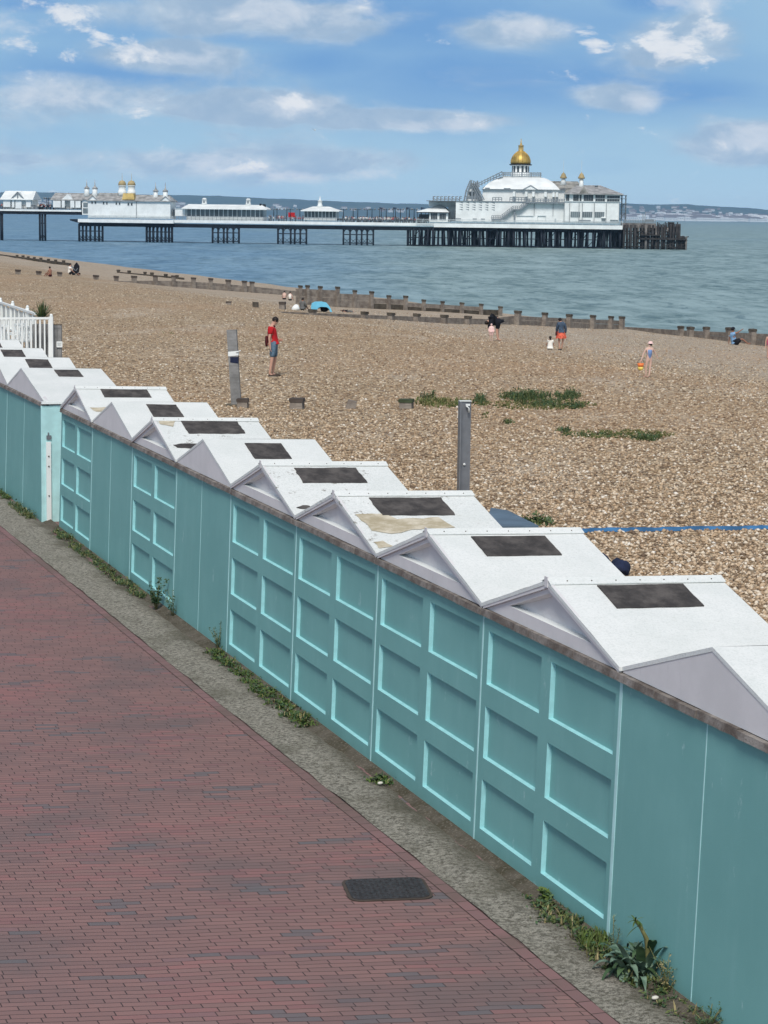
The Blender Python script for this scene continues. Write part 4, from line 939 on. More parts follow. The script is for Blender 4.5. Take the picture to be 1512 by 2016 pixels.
# reclining person on the right
J = dict(pel=(.10, 0, .14), wai=(.02, 0, .30), che=(-.05, 0, .54), nec=(-.05, 0, .70), hea=(-.03, 0, .85), sR=(-.05, -.16, .62), sL=(-.05, .16, .62), eR=(.22, -.22, .72), wR=(.42, -.2, .86), eL=(-.18, .22, .36), wL=(-.2, .24, .12),
         hR=(.14, -.09, .14), hL=(.14, .09, .14), kR=(.48, -.12, .36), kL=(.48, .1, .34), aR=(.86, -.10, .06), aL=(.90, .1, .06), tR=(.98, -.10, .12), tL=(1.0, .1, .12))
p = HIT(1443, 679); k = 32 / F * p.y / .92
person('person in blue shirt and black shorts leaning against the right groyne, one arm raised', tuple(p), 0, J, k, 'skin_tan', [('blue_shirt', 'blue_shirt', SHIRT, .05), ('black_shorts', 'black', SHORTS, .07)], facing=(1, 0, 0), hat='black', fat=1.2)
# pink person cut by the right edge
J = {a: Vector(b) for a, b in STAND.items()}
p = HIT(1515, 706); k = 46 / F * p.y / 1.2
person('person in a bright pink dress cut off by the right picture edge', tuple(p), 0, {a: Vector((v.x, v.y, v.z * .75)) for a, v in J.items()}, k, 'skin', [('pink_dress', 'hotpink', [['che', 'wai', 'pel', ('pel', 'kL', .5)], ['pel', ('pel', 'kR', .5)], ['che', 'sL'], ['che', 'sR']], .08)], hair_len=.1)
# sunbathers by the groyne
p = HIT(560, 590); k = 17 / F * p.y / .93
person('bare-shouldered dark-haired bather sitting left of a similar one above the groyne stump', tuple(p), .2, SIT, k, 'skin_pale', [('trunks', 'black', BRIEF, .03)], facing=(0, 1, 0), group=None)
p = HIT(571, 592); k = 18 / F * p.y / .93
person('bare-backed bather with a white top sitting right of a similar one above the groyne stump', tuple(p), -.3, SIT, k, 'skin_pale', [('white_top', 'cream', VEST, .03), ('trunks', 'black', BRIEF, .03)], facing=(0, 1, 0))
p = HIT(595, 611); k = 24 / F * p.y / .93
person('person in a grey top sitting between the stump and the blue tent', tuple(p), -.5, SIT, k, 'skin_tan', [('grey_top', 'grey_cloth', LONGSL, .05), ('trousers', 'grey_cloth', SHORTS, .04)], facing=(0, 1, 0), fat=1.2)
mb = MB(); p = HIT(583, 611); mb.ell((p.x, p.y, p.z + .12), (.22, .15, .2), 14, 8)
for i, v in enumerate(mb.v): mb.v[i] = v + Vector((1, 1, 1)) * .08 * mnoise.noise(v * 5)
tag(mb.build('white_towel', 'white'), 'bundled white towel beside the grey-clad sitter left of the tent', 'towel')
LIE = dict(pel=(0, 0, .12), wai=(.15, 0, .13), che=(.40, 0, .16), nec=(.57, 0, .2), hea=(.72, 0, .24), sL=(.5, -.17, .16), sR=(.5, .17, .16), eL=(.35, -.26, .08), eR=(.35, .26, .08), wL=(.12, -.28, .05), wR=(.12, .28, .05),
           hL=(-.05, -.09, .12), hR=(-.05, .09, .12), kL=(-.42, -.12, .22), kR=(-.45, .12, .12), aL=(-.82, -.12, .08), aR=(-.86, .12, .08), tL=(-.9, -.12, .2), tR=(-.93, .12, .2))
p = HIT(683, 615); k = 26 / F * p.y / 1.7
person('person in dark clothes lying against the groyne right of the blue tent', tuple(p), PI, LIE, k, 'skin', [('dark_top', 'black', SHIRT, .07), ('trousers', 'grey_cloth', TROUS, .04)], facing=(0, 0, 1), fat=1.3)
# left group
p = HIT(99, 545); k = 20 / F * p.y / .93
person('tanned bare-backed sunbather sitting by the left groyne', tuple(p), .9, SIT, k, 'skin_tan', [('swimsuit', 'darkred', BRIEF, .04)], facing=(0, 1, 0))
p = HIT(137, 541); k = 22 / F * p.y / .93
person('person in a white top sitting beside the dark pushchair on the far shingle', tuple(p), -1.2, SIT, k, 'skin', [('white_top', 'cream', SHIRT, .05), ('trousers', 'black', TROUS, .03)], facing=(0, 1, 0))
# pushchair
p = HIT(150, 542); s = p.y / F
r = empty('pushchair', tuple(p), 0, 'dark pushchair with raised hood parked on the far shingle at left', 'pushchair')
mb = MB(); mb.poly([(-6 * s, -.25, 8 * s), (5 * s, -.25, 6 * s), (6 * s, -.25, 18 * s), (1 * s, -.25, 25 * s), (-3 * s, -.25, 20 * s)], (0, .5, 0)); mb.build('hood_and_seat', 'black', r)
mb = MB()
for y in (-.25, .25): mb.bar((-5 * s, y, 2 * s), (4 * s, y, 14 * s), .05); mb.bar((5 * s, y, 2 * s), (-4 * s, y, 13 * s), .05); mb.bar((-4 * s, y, 13 * s), (-10 * s, y, 18 * s), .05)
mb.bar((-10 * s, -.25, 18 * s), (-10 * s, .25, 18 * s), .05); mb.build('frame', 'rail_grey', r)
for x in (-5, 5):
    for y in (-.3, .3): mb = MB(); mb.tube([(x * s, y - .03, 2.5 * s), (x * s, y + .03, 2.5 * s)], 2.5 * s, 12); mb.build('wheel', 'black', r)
# blue tent
p = HIT(632, 614); s = p.y / F
r = empty('beach_tent', tuple(p), 0, 'light blue pop-up beach tent open to the front, against the groyne', 'tent')
prof_ = [(-19, 0), (-20, 10), (-18, 17), (-12, 20), (0, 20.5), (10, 18.5), (15, 13), (19, 7), (22, 0)]
n = 9; vs = []
for j in range(6):
    f = j / 5; sh = math.cos(f * 1.35)
    for (x, z) in prof_: vs.append((x * s * (1 - .2 * f), f * 1.3, z * s * sh))
mb = MB(); mb.add(vs, [(j * n + i, j * n + i + 1, (j + 1) * n + i + 1, (j + 1) * n + i) for j in range(5) for i in range(n - 1)], sm=True); mb.build('shell', 'tent', r)
mb = MB(); mb.poly([(a_ * s, -.03, b_ * s) for a_, b_ in [(-19, 0), (-20, 10), (-18, 17), (-12, 20), (0, 20.5), (10, 18.5), (15, 13), (19, 7), (22, 0), (18, 0), (16, 6), (11, 9.5), (0, 10), (-5, 8), (-8, 4), (-9, 0)]], (0, .02, 0)); mb.build('front_flap', 'tent', r)
mb = MB(); mb.ell((6 * s, .5, 4 * s), (8 * s, .35, 4.5 * s), 12, 8); tag(mb.build('dark_bundle', 'black', None), 'dark bundle of belongings inside the blue tent', 'bundle').location = tuple(p)

# ------------------------------------------------------------------ white terrace rails at left
D0 = 62.; s0 = D0 / F
def TP(px, py, Y): d = ray(px, py); t = Y / d.y; return Vector((d.x * t, Y, CZ + d.z * t))
def rail(label, pts, zb_off, baluster, post_px, ps=.045, name='railing', mat='white'):
    r = empty(name, (0, 0, 0), 0, label, 'railing'); mb = MB()
    for a, b in zip(pts, pts[1:]): mb.bar(a, b, .08, .06)
    mb.build('top_rail', mat, r)
    mb = MB()
    for a, b in zip(pts, pts[1:]): mb.bar(a - Vector((0, 0, zb_off)), b - Vector((0, 0, zb_off)), .06, .05)
    mb.build('bottom_rail', mat, r)
    for a, b in zip(pts, pts[1:]):
        L = (b - a).length; n = int(L / baluster)
        for i in range(n + 1):
            q = a.lerp(b, (i + .5) / (n + 1)); mb = MB(); mb.bar(q - Vector((0, 0, zb_off)), q, ps); mb.build('baluster', mat, r)
    for q in post_px:
        mb = MB(); mb.bar(q - Vector((0, 0, zb_off + .5)), q + Vector((0, 0, .05)), .10); mb.ell(q + Vector((0, 0, .08)), (.045, .045, .045), 10, 8); mb.build('newel_post', mat, r)
    return r
a = TP(-14, 627, D0); b = TP(101, 626.5, D0)
rail('white balustrade of the terrace, nearest the camera at the left edge', [a, b], 1.15, .13, [b])
a = TP(70, 618, D0 + 3); b = TP(0, 595, D0 + 9); c = TP(-30, 586, D0 + 12)
rail('white sloping side rail behind the terrace balustrade', [a, b, c], .75, .9, [TP(54, 609, D0 + 4.4), TP(25, 600, D0 + 7), TP(1, 593.5, D0 + 9)], .05)
mb = MB(); q0 = a - Vector((0, 0, .75)); q1 = c - Vector((0, 0, .75)); mb.poly([a - Vector((0, 0, .08)), c - Vector((0, 0, .08)), q1, q0], (0, .03, 0)); tag(mb.build('windbreak_panel', 'bluegrey_pale' if 0 else 'white_dirty'), 'pale canvas windbreak fixed along the sloping side rail', 'windbreak')
mb = MB(); q = TP(101, 626, D0); mb.box(q.x - 9, q.x + .05, D0 - .1, D0 + 1.0, .3, q.z - 1.2); tag(mb.build('terrace_deck', 'white_dirty'), 'low raised terrace deck behind the white balustrade', 'terrace')
# planks screen behind right part + planter + plant
r = empty('planter', (0, 0, 0), 0, 'dark slatted planter box behind the end of the white balustrade', 'planter')
qa = TP(64, 642, D0 + .6); qb = TP(97, 642, D0 + .6)
for i in range(6):
    x = qa.x + (qb.x - qa.x) * i / 6; mb = MB(); mb.box(x + .01, x + (qb.x - qa.x) / 6 - .01, D0 + .5, D0 + .95, qa.z - .95, qa.z + .05); mb.build('slat', 'timber_grey', r)
def blade_plant(name, label, base, n, L, spread, mat, w=.05, seed=1, cat='plant', droop=.5):
    rr_ = random.Random(seed); mb = MB()
    for i in range(n):
        a = rr_.uniform(0, 2 * PI); tilt = rr_.uniform(.05, spread); l = L * rr_.uniform(.6, 1.1); d = Vector((math.cos(a), math.sin(a), 0)); pts = []
        side = Vector((-d.y, d.x, 0)); b0 = Vector(base) + d * rr_.uniform(0, .05)
        for k in range(5):
            t = k / 4; pts.append((b0 + d * (math.sin(tilt) * l * t) + Vector((0, 0, math.cos(tilt) * l * t - droop * tilt * l * t * t * .6)), w * (1 - t) ** .7 * l / L))
        vs = []
        for q, ww in pts: vs += [q - side * ww / 2, q + side * ww / 2]
        mb.add(vs, [(2 * k, 2 * k + 1, 2 * k + 3, 2 * k + 2) for k in range(4)], rr_.choice([0, 0, 1]))
    o = mb.build(name, list(mat)); return tag(o, label, cat)
q = TP(82, 628, D0 + .75)
blade_plant('spiky_plant', 'spiky sword-leaved plant growing in the slatted planter', (q.x, q.y, q.z), 90, .62, 1.25, ('grass', 'leaf_dark'), .06, 4)
# grey timber posts beside the terrace
for (px, lab) in ((109, 'grey timber post next to the end of the white balustrade, left of its twin'), (117, 'right-hand grey timber post next to the balustrade, with a white sign')):
    q = TP(px, 640, D0 + .3); r = empty('timber_post', (q.x, q.y, .3), 0, lab, 'post')
    mb = MB(); mb.box(-.062, .062, -.06, .06, 0, q.z - .3); mb.build('shaft', 'timber_grey', r)
    mb = MB(); mb.box(-.066, .066, -.064, .064, q.z - .3, q.z - .28); mb.build('cap', 'timber_dark', r)
q = TP(117, 678, D0 + .2); r = empty('small_sign', (q.x, q.y, q.z), 0, 'small square white notice on the right grey timber post', 'sign')
mb = MB(); mb.poly([(x, 0, z) for x, z in rrect(.17, .17, .02)], (0, .012, 0)); mb.build('panel', 'white', r)
mb = MB(); mb.box(-.055, .055, -.004, -.001, .03, .038); mb.box(-.055, .04, -.004, -.001, .0, .008); mb.box(-.055, .05, -.004, -.001, -.035, -.027); mb.build('printed_lines', 'rail_grey', r)
# terrace chairs
def chair(px, Y, label, seed):
    q = TP(px, 662, Y); zf = TP(101, 626, D0).z - 1.2
    r = empty('garden_chair', (q.x, q.y, zf), seed, label, 'chair', 'white chairs on the terrace')
    mb = MB(); mb.box(-.22, .22, -.22, .22, .43, .46); mb.build('seat', 'white', r)
    mb = MB()
    for x in (-.2, -.1, 0, .1, .2): mb.bar((x, .22, .46), (x, .3, .88), .03)
    mb.bar((-.22, .3, .88), (.22, .3, .88), .05); mb.build('backrest', 'white', r)
    for x in (-.2, .2):
        for y in (-.2, .2): mb = MB(); mb.bar((x, y, 0), (x, y, .43), .035); mb.build('leg', 'rail_grey', r)
        mb = MB(); mb.bar((x, -.2, .65), (x, .26, .65), .04); mb.bar((x, -.2, .43), (x, -.2, .65), .03); mb.build('armrest', 'white', r)
for px, Y, sd, lab in ((8, D0 + 1.2, .5, 'white slatted chair at the left picture edge on the terrace'), (22, D0 + 2.0, 2.2, 'white slatted chair second from the left edge behind the balustrade'), (38, D0 + 1.4, 4.0, 'white slatted chair in the middle of the terrace'), (52, D0 + 2.4, .9, 'white slatted chair nearest the slatted planter')): chair(px, Y, lab, sd)

# ------------------------------------------------------------------ weeds
def tuft(mb, p, n, L, spread, rr_, mi=(0, 1), w=.006):
    for i in range(n):
        a = rr_.uniform(0, 2 * PI); tl = rr_.uniform(.0, spread); l = L * rr_.uniform(.5, 1.2); d = Vector((math.cos(a), math.sin(a), 0)); sd = Vector((-d.y, d.x, 0)) * w * rr_.uniform(.7, 1.4)
        b0 = p + d * rr_.uniform(0, .03); m_ = b0 + d * math.sin(tl) * l * .5 + Vector((0, 0, math.cos(tl) * l * .55)); e = b0 + d * math.sin(tl) * l * 1.1 + Vector((0, 0, math.cos(tl) * l * .85))
        mb.add([b0 - sd, b0 + sd, m_ + sd * .8, m_ - sd * .8, e], [(0, 1, 2, 3), (3, 2, 4)], rr_.choice(mi))
def leafy(mb, p, n, R_, H_, rr_, sz=.02, mi=(0, 1)):
    for i in range(n):
        q = p + Vector((rr_.gauss(0, R_ * .5), rr_.gauss(0, R_ * .5), abs(rr_.gauss(0, H_ * .5)))); a = Vector((rr_.uniform(-1, 1), rr_.uniform(-1, 1), rr_.uniform(-.3, .9))).normalized(); b = a.cross(Vector((rr_.uniform(-1, 1), rr_.uniform(-1, 1), 1))).normalized()
        s_ = sz * rr_.uniform(.6, 1.4); mb.add([q - a * s_, q + b * s_ * .45, q + a * s_, q - b * s_ * .45], [(0, 1, 2, 3)], rr_.choice(mi))
# low weeds along the foot of the wall, one object per clump
clumps = [(-1.9, 2.6, .10, 900, 'grass', 'low ragged weeds at the wall foot nearest the bottom right corner'),
          (.72, .45, .06, 160, 'grass', 'small weeds at the wall foot between the panelled wall and the grassy tuft'),
          (4.66, .16, .09, 260, 'leaf_green', 'single bushy green tuft at the wall foot below the middle panels'),
          (7.0, 1.9, .10, 1100, 'leaf_green', 'dense green weed mat at the wall foot below the flaking roof hut'),
          (8.9, 2.2, .07, 900, 'leaf_green', 'thin green weeds at the wall foot left of the dense mat'),
          (14.9, 3.2, .09, 1000, 'grass', 'olive weeds along the wall foot below the peeling roof hut'),
          (18.2, 3.2, .10, 950, 'grass', 'olive and straw weeds along the wall foot before the wall step'),
          (22.9, 2.0, .10, 700, 'grass', 'weeds at the foot of the wall just beyond the step'),
          (25.6, 1.4, .10, 500, 'leaf_dark', 'weeds at the foot of the far wall by the left picture edge')]
for k, (u0, L, H_, n, mt, lab) in enumerate(clumps):
    rr_ = random.Random(k + 20); mb = MB()
    cb = -.10 if u0 < 22 else -.25
    for i in range(n // 12):
        f = rr_.random(); u = u0 + f * L; env = .35 + .65 * abs(mnoise.noise(Vector((u * 1.7, k, 0)))) * 1.6
        p = UC(u, cb - rr_.random() ** 1.6 * .17 * (1.3 if k in (3, 0) else 1), .02)
        leafy(mb, p, 14, .06, H_ * env, rr_, .020); tuft(mb, p, 4, H_ * 1.3 * env, .8, rr_, (0, 1, 2))
    tag(mb.build('weed_clump', [mt, 'leaf_dark' if mt != 'leaf_dark' else 'leaf_green', 'straw']), lab, 'weeds', 'weeds growing along the foot of the wall')
# tall bushy weed by the wall (photo 310-355, 1165-1230)
def twig_weed(label, u, c, H_, seed, n=14, leaf='leaf_dark', spread=.12, sz=.022):
    rr_ = random.Random(seed); r = empty('wall_weed', UC(u, c, .01), 0, label, 'weed'); ms = MB(); ml = MB()
    for i in range(n):
        a = rr_.uniform(0, 2 * PI); l = H_ * rr_.uniform(.45, 1.1); d = Vector((math.cos(a) * spread, math.sin(a) * spread, 0)) * rr_.uniform(.2, 1.2); pts = [Vector((0, 0, 0)) + d * .1, d * .4 + Vector((0, 0, l * .5)), d + Vector((rr_.uniform(-.02, .02), 0, l))]
        ms.tube(pts, [.004, .003, .0015], 5)
        for j in range(16):
            f = rr_.uniform(.25, 1); q = pts[0].lerp(pts[1], f * 2) if f < .5 else pts[1].lerp(pts[2], f * 2 - 1); leafy(ml, q, 2, .03, .01, rr_, sz)
    ms.build('stem', 'stem', r); ml.build('foliage', [leaf, 'leaf_dark'], r); return r
twig_weed('tall dark bushy weed against the wall below the peeling roof hut', 14.05, -.18, .42, 5)
twig_weed('thin sparse weed just right of the tall dark bushy weed', 13.4, -.10, .36, 6, 6, sz=.014)
twig_weed('wispy thin stems against the wall left of the dense green mat', 11.1, -.09, .35, 7, 7, 'leaf_dark', sz=.012)
twig_weed('dry thin stems at the very bottom right of the wall', -1.05, -.1, .25, 8, 9, 'straw', .16, .010)
twig_weed('upright dry twigs right of the broad-leaved plant', -1.7, -.12, .2, 9, 8, 'leaf_dark', .18, .010)
twig_weed('two-leaved seedling at the foot of the panelled wall left of the grass', 1.02, -.10, .13, 10, 2, 'leaf_green', .03, .035)
# rosemary-like upright plant
rr_ = random.Random(11); p = W(1206, 1888, .0); r = empty('spiky_weed', (p.x, p.y, .01), 0, 'upright weed with narrow needle leaves between the grass and the broad-leaved plant', 'weed')
ms = MB(); ml = MB()
for (dx, l, ln) in ((0, .31, .0), (.045, .22, .05), (-.03, .18, -.03)):
    ms.tube([(dx * .3, 0, 0), (dx, 0, l)], [.004, .002], 5)
    for j in range(46):
        f = .15 + .85 * j / 46; a = rr_.uniform(0, 2 * PI); q = Vector((dx * .3 + dx * .7 * f, 0, l * f)); d = Vector((math.cos(a), math.sin(a), rr_.uniform(.1, .6))) * .045 * (1.1 - .4 * f); s_ = Vector((0, 0, 1)).cross(d).normalized() * .0035
        ml.add([q - s_, q + s_, q + d * .6 + s_ * .8, q + d, q + d * .6 - s_ * .8], [(0, 1, 2, 3, 4)], 0)
ms.build('stem', 'stem', r); ml.build('foliage', 'leaf_grey', r)
# grass by the corner
rr_ = random.Random(12); mb = MB(); pc = W(1180, 1866, 0)
for i in range(30): tuft(mb, Vector((pc.x + rr_.uniform(-.13, .10), pc.y + rr_.uniform(-.12, .16), .01)), 12, .12, 1.1, rr_, (0, 0, 1))
tag(mb.build('grass_tuft', ['leaf_green', 'grass']), 'bright green arching grass at the wall foot left of the needle-leaved weed', 'grass')
# big broad-leaved plant with arching flower stalk
def leafblade(mb, base, d, up0, L, wd, droop, mi=0, n=7):
    d = Vector(d).normalized(); sd = Vector((-d.y, d.x, 0)); vs = []
    for k in range(n + 1):
        t = k / n; q = Vector(base) + d * L * t * (1 - .15 * t) + Vector((0, 0, up0 * L * t - droop * L * t * t)); ww = wd * math.sin(PI * min(1, .12 + t * .88)) ** .8 * (1 if t < .98 else .2)
        vs += [q - sd * ww / 2 + Vector((0, 0, .12 * ww)), q, q + sd * ww / 2 + Vector((0, 0, .12 * ww))]
    fs = []
    for k in range(n): a = 3 * k; fs += [(a, a + 1, a + 4, a + 3), (a + 1, a + 2, a + 5, a + 4)]
    mb.add(vs, fs, mi, True)
p = W(1262, 1925, 0); rr_ = random.Random(14)
r = empty('broad_leaved_plant', (p.x, p.y, .01), 0, 'large broad-leaved plant with a thick curved stalk growing at the foot of the wall', 'plant')
mb = MB()
for i in range(110):
    a = rr_.uniform(0, 2 * PI); f_ = rr_.random(); sp_ = Vector((rr_.gauss(0, .085), rr_.gauss(0, .055), .0))
    leafblade(mb, sp_, (math.cos(a), math.sin(a), 0), rr_.uniform(.9, 2.5), rr_.uniform(.15, .29), rr_.uniform(.036, .074), rr_.uniform(.9, 1.8), rr_.choice([0, 0, 1]))
mb.build('leaves', ['leaf_grey', 'leaf_dark'], r)
pts = [(.03, .0, .0), (.045, .0, .15), (.03, .0, .27), (-.015, 0, .36), (-.05, 0, .40)]
mb = MB(); mb.tube(pts, [.019, .019, .017, .015, .012], 10); st = mb.build('flower_stalk', 'stem', r)
mb = MB(); top = Vector(pts[-1])
for i in range(14): a = rr_.uniform(0, 2 * PI); leafblade(mb, top, (math.cos(a), math.sin(a), 0), rr_.uniform(-.3, 1.0), .07, .012, .3)
for i in range(16):
    f = rr_.uniform(.3, 1) * 3.99; k = int(f); q = Vector(pts[k]).lerp(Vector(pts[k + 1]), f - k); a = rr_.uniform(0, 2 * PI); leafblade(mb, q, (math.cos(a), math.sin(a), 0), .5, .035, .010, .3)
leafblade(mb, (-.03, 0, .36), (-1, -.2, 0), -.5, .10, .014, .3); leafblade(mb, (.045, 0, .22), (1, .1, 0), .7, .13, .02, .7)
mb.build('stalk_leaves', ['leaf_green'], st)
# beach weeds
def beach_weeds(lab, spots, seed):
    rr_ = random.Random(seed); mb = MB()
    for (px, py, rx, ry, n, H_, kind) in spots:
        for i in range(n):
            a = rr_.uniform(0, 2 * PI); q_ = rr_.random() ** .7; p = HIT(px + rx * q_ * math.cos(a), py + ry * q_ * math.sin(a))
            if kind == 'g': tuft(mb, p, 7, H_, .9, rr_, (0, 2, 3), .010)
            else: leafy(mb, p, 12, .11, H_, rr_, .032, (0, 1, 1)); tuft(mb, p, 4, H_ * 1.3, .5, rr_, (0, 1), .010)
    return tag(mb.build('beach_weeds', ['grass', 'leaf_dark', 'straw', 'leaf_green']), lab, 'weeds', kind='stuff')
beach_weeds('dark green weed patch on the shingle right of the steel post', [(1035, 785, 52, 7, 110, .19, 'l'), (1118, 783, 24, 6, 45, .19, 'l'), (1080, 796, 60, 7, 60, .10, 'l'), (1065, 798, 110, 10, 420, .07, 'g'), (900, 795, 70, 8, 160, .08, 'g'), (1130, 802, 30, 4, 30, .09, 'l')], 1)
beach_weeds('straw and green grass patch beside the mossy stump', [(850, 792, 36, 7, 60, .16, 'g'), (875, 796, 50, 8, 90, .12, 'g'), (840, 785, 20, 5, 12, .18, 'l'), (945, 792, 16, 7, 26, .20, 'l')], 2)
beach_weeds('thin grassy strip on the shingle at mid right', [(1220, 856, 110, 8, 420, .06, 'g'), (1180, 858, 70, 4, 30, .05, 'l'), (1275, 864, 28, 5, 40, .09, 'l'), (1110, 850, 12, 6, 12, .09, 'l')], 3)
beach_weeds('small scattered weeds by the blue board', [(1060, 1032, 30, 6, 26, .10, 'l'), (1000, 835, 8, 6, 7, .10, 'l'), (955, 820, 8, 6, 5, .1, 'g'), (330, 655, 20, 3, 14, .04, 'g')], 4)
# a few bright stones by the wall
for (u, c, lab) in ((4.6, -.24, 'white pebble beside the bushy tuft at the wall foot'), (-1.2, -.26, 'pale pebble in the dirt right of the broad-leaved plant')):
    mb = MB(); mb.ell((0, 0, 0), (.028, .018, .014), 10, 7); o = mb.build('pebble', 'sole'); o.location = UC(u, c, .05); o.rotation_euler = (0, 0, .5); tag(o, lab, 'pebble')
# ------------------------------------------------------------------ pier (local frame: x along the pier, y across it away from the beach, z up)
PA = Vector((-112, 687, 0)); PU = Vector((1, -.085, 0)).normalized(); PV = Vector((-PU.y, PU.x, 0)); PROT = math.atan2(PU.y, PU.x)
def PS(px):
    d = ray(px, 430); det = PU.x * (-d.y) - PU.y * (-d.x)
    return ((-PA.x) * (-d.y) - (-PA.y) * (-d.x)) / det
def PZ(px, py):
    s = PS(px); Y = (PA + PU * s).y; d = ray(px, py); return CZ + d.z * Y / d.y
class PT:
    """a thing on the pier: builds parts from photo columns/rows at the pier's own distance"""
    def __init__(s, name, pxc, label, cat, group=None, py=433):
        s.c = pxc; s.s0 = PS(pxc); s.z0 = PZ(pxc, py); q = PA + PU * s.s0
        s.r = empty(name, (q.x, q.y, s.z0), PROT, label, cat, group)
    def x(s, px): return PS(px) - s.s0
    def z(s, py, px=None): return PZ(px or s.c, py) - s.z0
    def box(s, mb, x0, x1, yt, yb, d0=0, d1=10, mi=0): mb.box(s.x(x0), s.x(x1), d0, d1, s.z(yb), s.z(yt), mi)
    def part(s, name, mat, boxes, parent=None):
        mb = MB()
        for b in boxes: s.box(mb, *b)
        return mb.build(name, mat, parent or s.r)
    def hip(s, mb, x0, x1, ye, r0, r1, yr, d0, d1, t=.25, mi=0):   # hipped roof, eave row ye, ridge from r0 to r1 at row yr
        dm = (d0 + d1) / 2; X0, X1, Z, R0, R1, ZR = s.x(x0), s.x(x1), s.z(ye), s.x(r0), s.x(r1), s.z(yr)
        mb.add([(X0, d0, Z), (X1, d0, Z), (X1, d1, Z), (X0, d1, Z), (R0, dm, ZR), (R1, dm, ZR)], [(0, 1, 5, 4), (1, 2, 5), (2, 3, 4, 5), (3, 0, 4), (0, 3, 2, 1)], mi)
        mb.box(X0, X1, d0, d1, Z - t, Z, mi)
def windows(P, parent, lst, d0=-.08, frame='pier_white', glass='glass', n=1):
    for (x0, x1, y0, y1, nm) in lst:
        mb = MB(); P.box(mb, x0 - .5, x1 + .5, y0 - .6, y1 + .6, d0 + .02, .05)
        w = mb.build('window', frame, parent)
        mb = MB()
        for k in range(nm):
            a = x0 + (x1 - x0) * k / nm; b = x0 + (x1 - x0) * (k + 1) / nm; P.box(mb, a + .12, b - .12, y0, y1, d0 - .02, d0 + .03)
        mb.build('pane', glass, w)
# ---- deck and legs
P = PT('pier', 700, 'long Victorian seaside pier on dark iron legs, reaching from the left across the sea', 'pier', py=437)
ZD = PZ(700, 437) ; 
def dz(z): return z - P.z0
SEAZ = SEA
X = P.x
mb = MB(); mb.box(X(343), X(900), .0, 16, dz(3.18) - .9, dz(3.18)); mb.box(X(155), X(343), -1.2, 24, dz(3.18) - 1.1, dz(3.18) - .1); mb.box(X(855), X(1226), -1.5, 46, dz(3.18) - 1.2, dz(3.18)); 
mb.build('deck', 'pier_white', P.r)
zl0 = PZ(80, 412.5); mb = MB(); mb.box(X(-40), X(160), 0, 16, dz(zl0) - .55, dz(zl0)); mb.build('upper_deck', 'pier_white', P.r)
mb = MB(); mb.box(X(-40), X(160), .4, 15.6, dz(zl0) - 1.5, dz(zl0) - .56)
for i in range(int(X(160) - X(-40)) // 3): x = X(-40) + i * 3; mb.bar((x, .3, dz(zl0) - 1.5), (x + 1.5, .3, dz(zl0) - .6), .15)
mb.hexa([(X(137), .5, dz(3.18) - .6), (X(160), .5, dz(3.18) - 1.6), (X(160), 10, dz(3.18) - 1.6), (X(137), 10, dz(3.18) - .6), (X(137), .5, dz(3.18) - .2), (X(160), .5, dz(3.18) - .2), (X(160), 10, dz(3.18) - .2), (X(137), 10, dz(3.18) - .2)])
mb.build('upper_girder', 'iron', P.r)
mb = MB(); mb.box(X(155), X(1226), .5, 15.5, dz(3.18) - 2.3, dz(3.18) - 1.25)
x = X(155); 
while x < X(1222): mb.bar((x, .35, dz(3.18) - 2.2), (x + .9, .35, dz(3.18) - 1.2), .16); mb.bar((x + .9, .35, dz(3.18) - 1.2), (x + 1.8, .35, dz(3.18) - 2.2), .16); x += 1.8
mb.build('girder', 'iron', P.r)
nleg = 0; ztop = dz(3.18) - 1.6; zbot = dz(SEA) - 2
def leg(px, d, w=.55, top=None, taper=1.0, lean=0):
    global nleg
    mb = MB(); x = X(px); t = ztop if top is None else top
    if nleg < 96:
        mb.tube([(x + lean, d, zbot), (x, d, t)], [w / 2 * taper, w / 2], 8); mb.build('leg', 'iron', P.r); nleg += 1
brace = MB()
def bay(pxs, arch=False, top=None, w=.5, depth=(1, 7, 14)):
    brace = MB()
    t = ztop if top is None else top
    for px in pxs: leg(px, depth[0], w, top)
    for a, b in zip(pxs, pxs[1:]):
        xa, xb = X(a), X(b)
        for f in (.30, .78): z = zbot + 2 + (t - zbot - 2) * f - 1; brace.bar((xa, depth[0], z), (xb, depth[0], z), .28)
        brace.bar((xa, depth[0], zbot + 2.4), (xb, depth[0], zbot + 4.2), .12); brace.bar((xb, depth[0], zbot + 2.4), (xa, depth[0], zbot + 4.2), .12)
        if arch:
            pts = [(xa + (xb - xa) * .5 * (1 - math.cos(t_)), depth[0], t - 2.2 + 1.6 * math.sin(t_)) for t_ in [PI * i / 6 for i in range(7)]]
            for p_, q_ in zip(pts, pts[1:]): brace.bar(p_, q_, .22)
    for px in pxs:
        for d in depth[1:]: xd = X(px) + d * (ray(px, 430).x - .085); brace.tube([(xd, d, zbot), (xd, d, t)], w * .42, 6, cap=False)
    brace.build('bay_bracing', 'iron', P.r)
lt = dz(zl0) - 1.4
bay([1, 3.2], top=lt, w=.5); bay([77.5, 82.5, 88], top=lt, w=.5); bay([155, 162, 169, 177, 186, 194, 201], w=.5); bay([288, 294, 301, 309, 317, 325, 332, 338], True, w=.6)
bay([418, 429, 440, 447, 459, 470], True); bay([547, 557, 572, 580, 591, 603], True); bay([676, 689, 702, 712, 723, 735], True)
dense = [803, 815, 826, 838, 843, 853, 863, 874, 884, 896, 907, 921, 934, 945, 959, 965, 979, 986, 993, 1002, 1012, 1024, 1034, 1047, 1060, 1067, 1072, 1083, 1094, 1101, 1116, 1122, 1140, 1147, 1158, 1169, 1184, 1190, 1203, 1213, 1222]
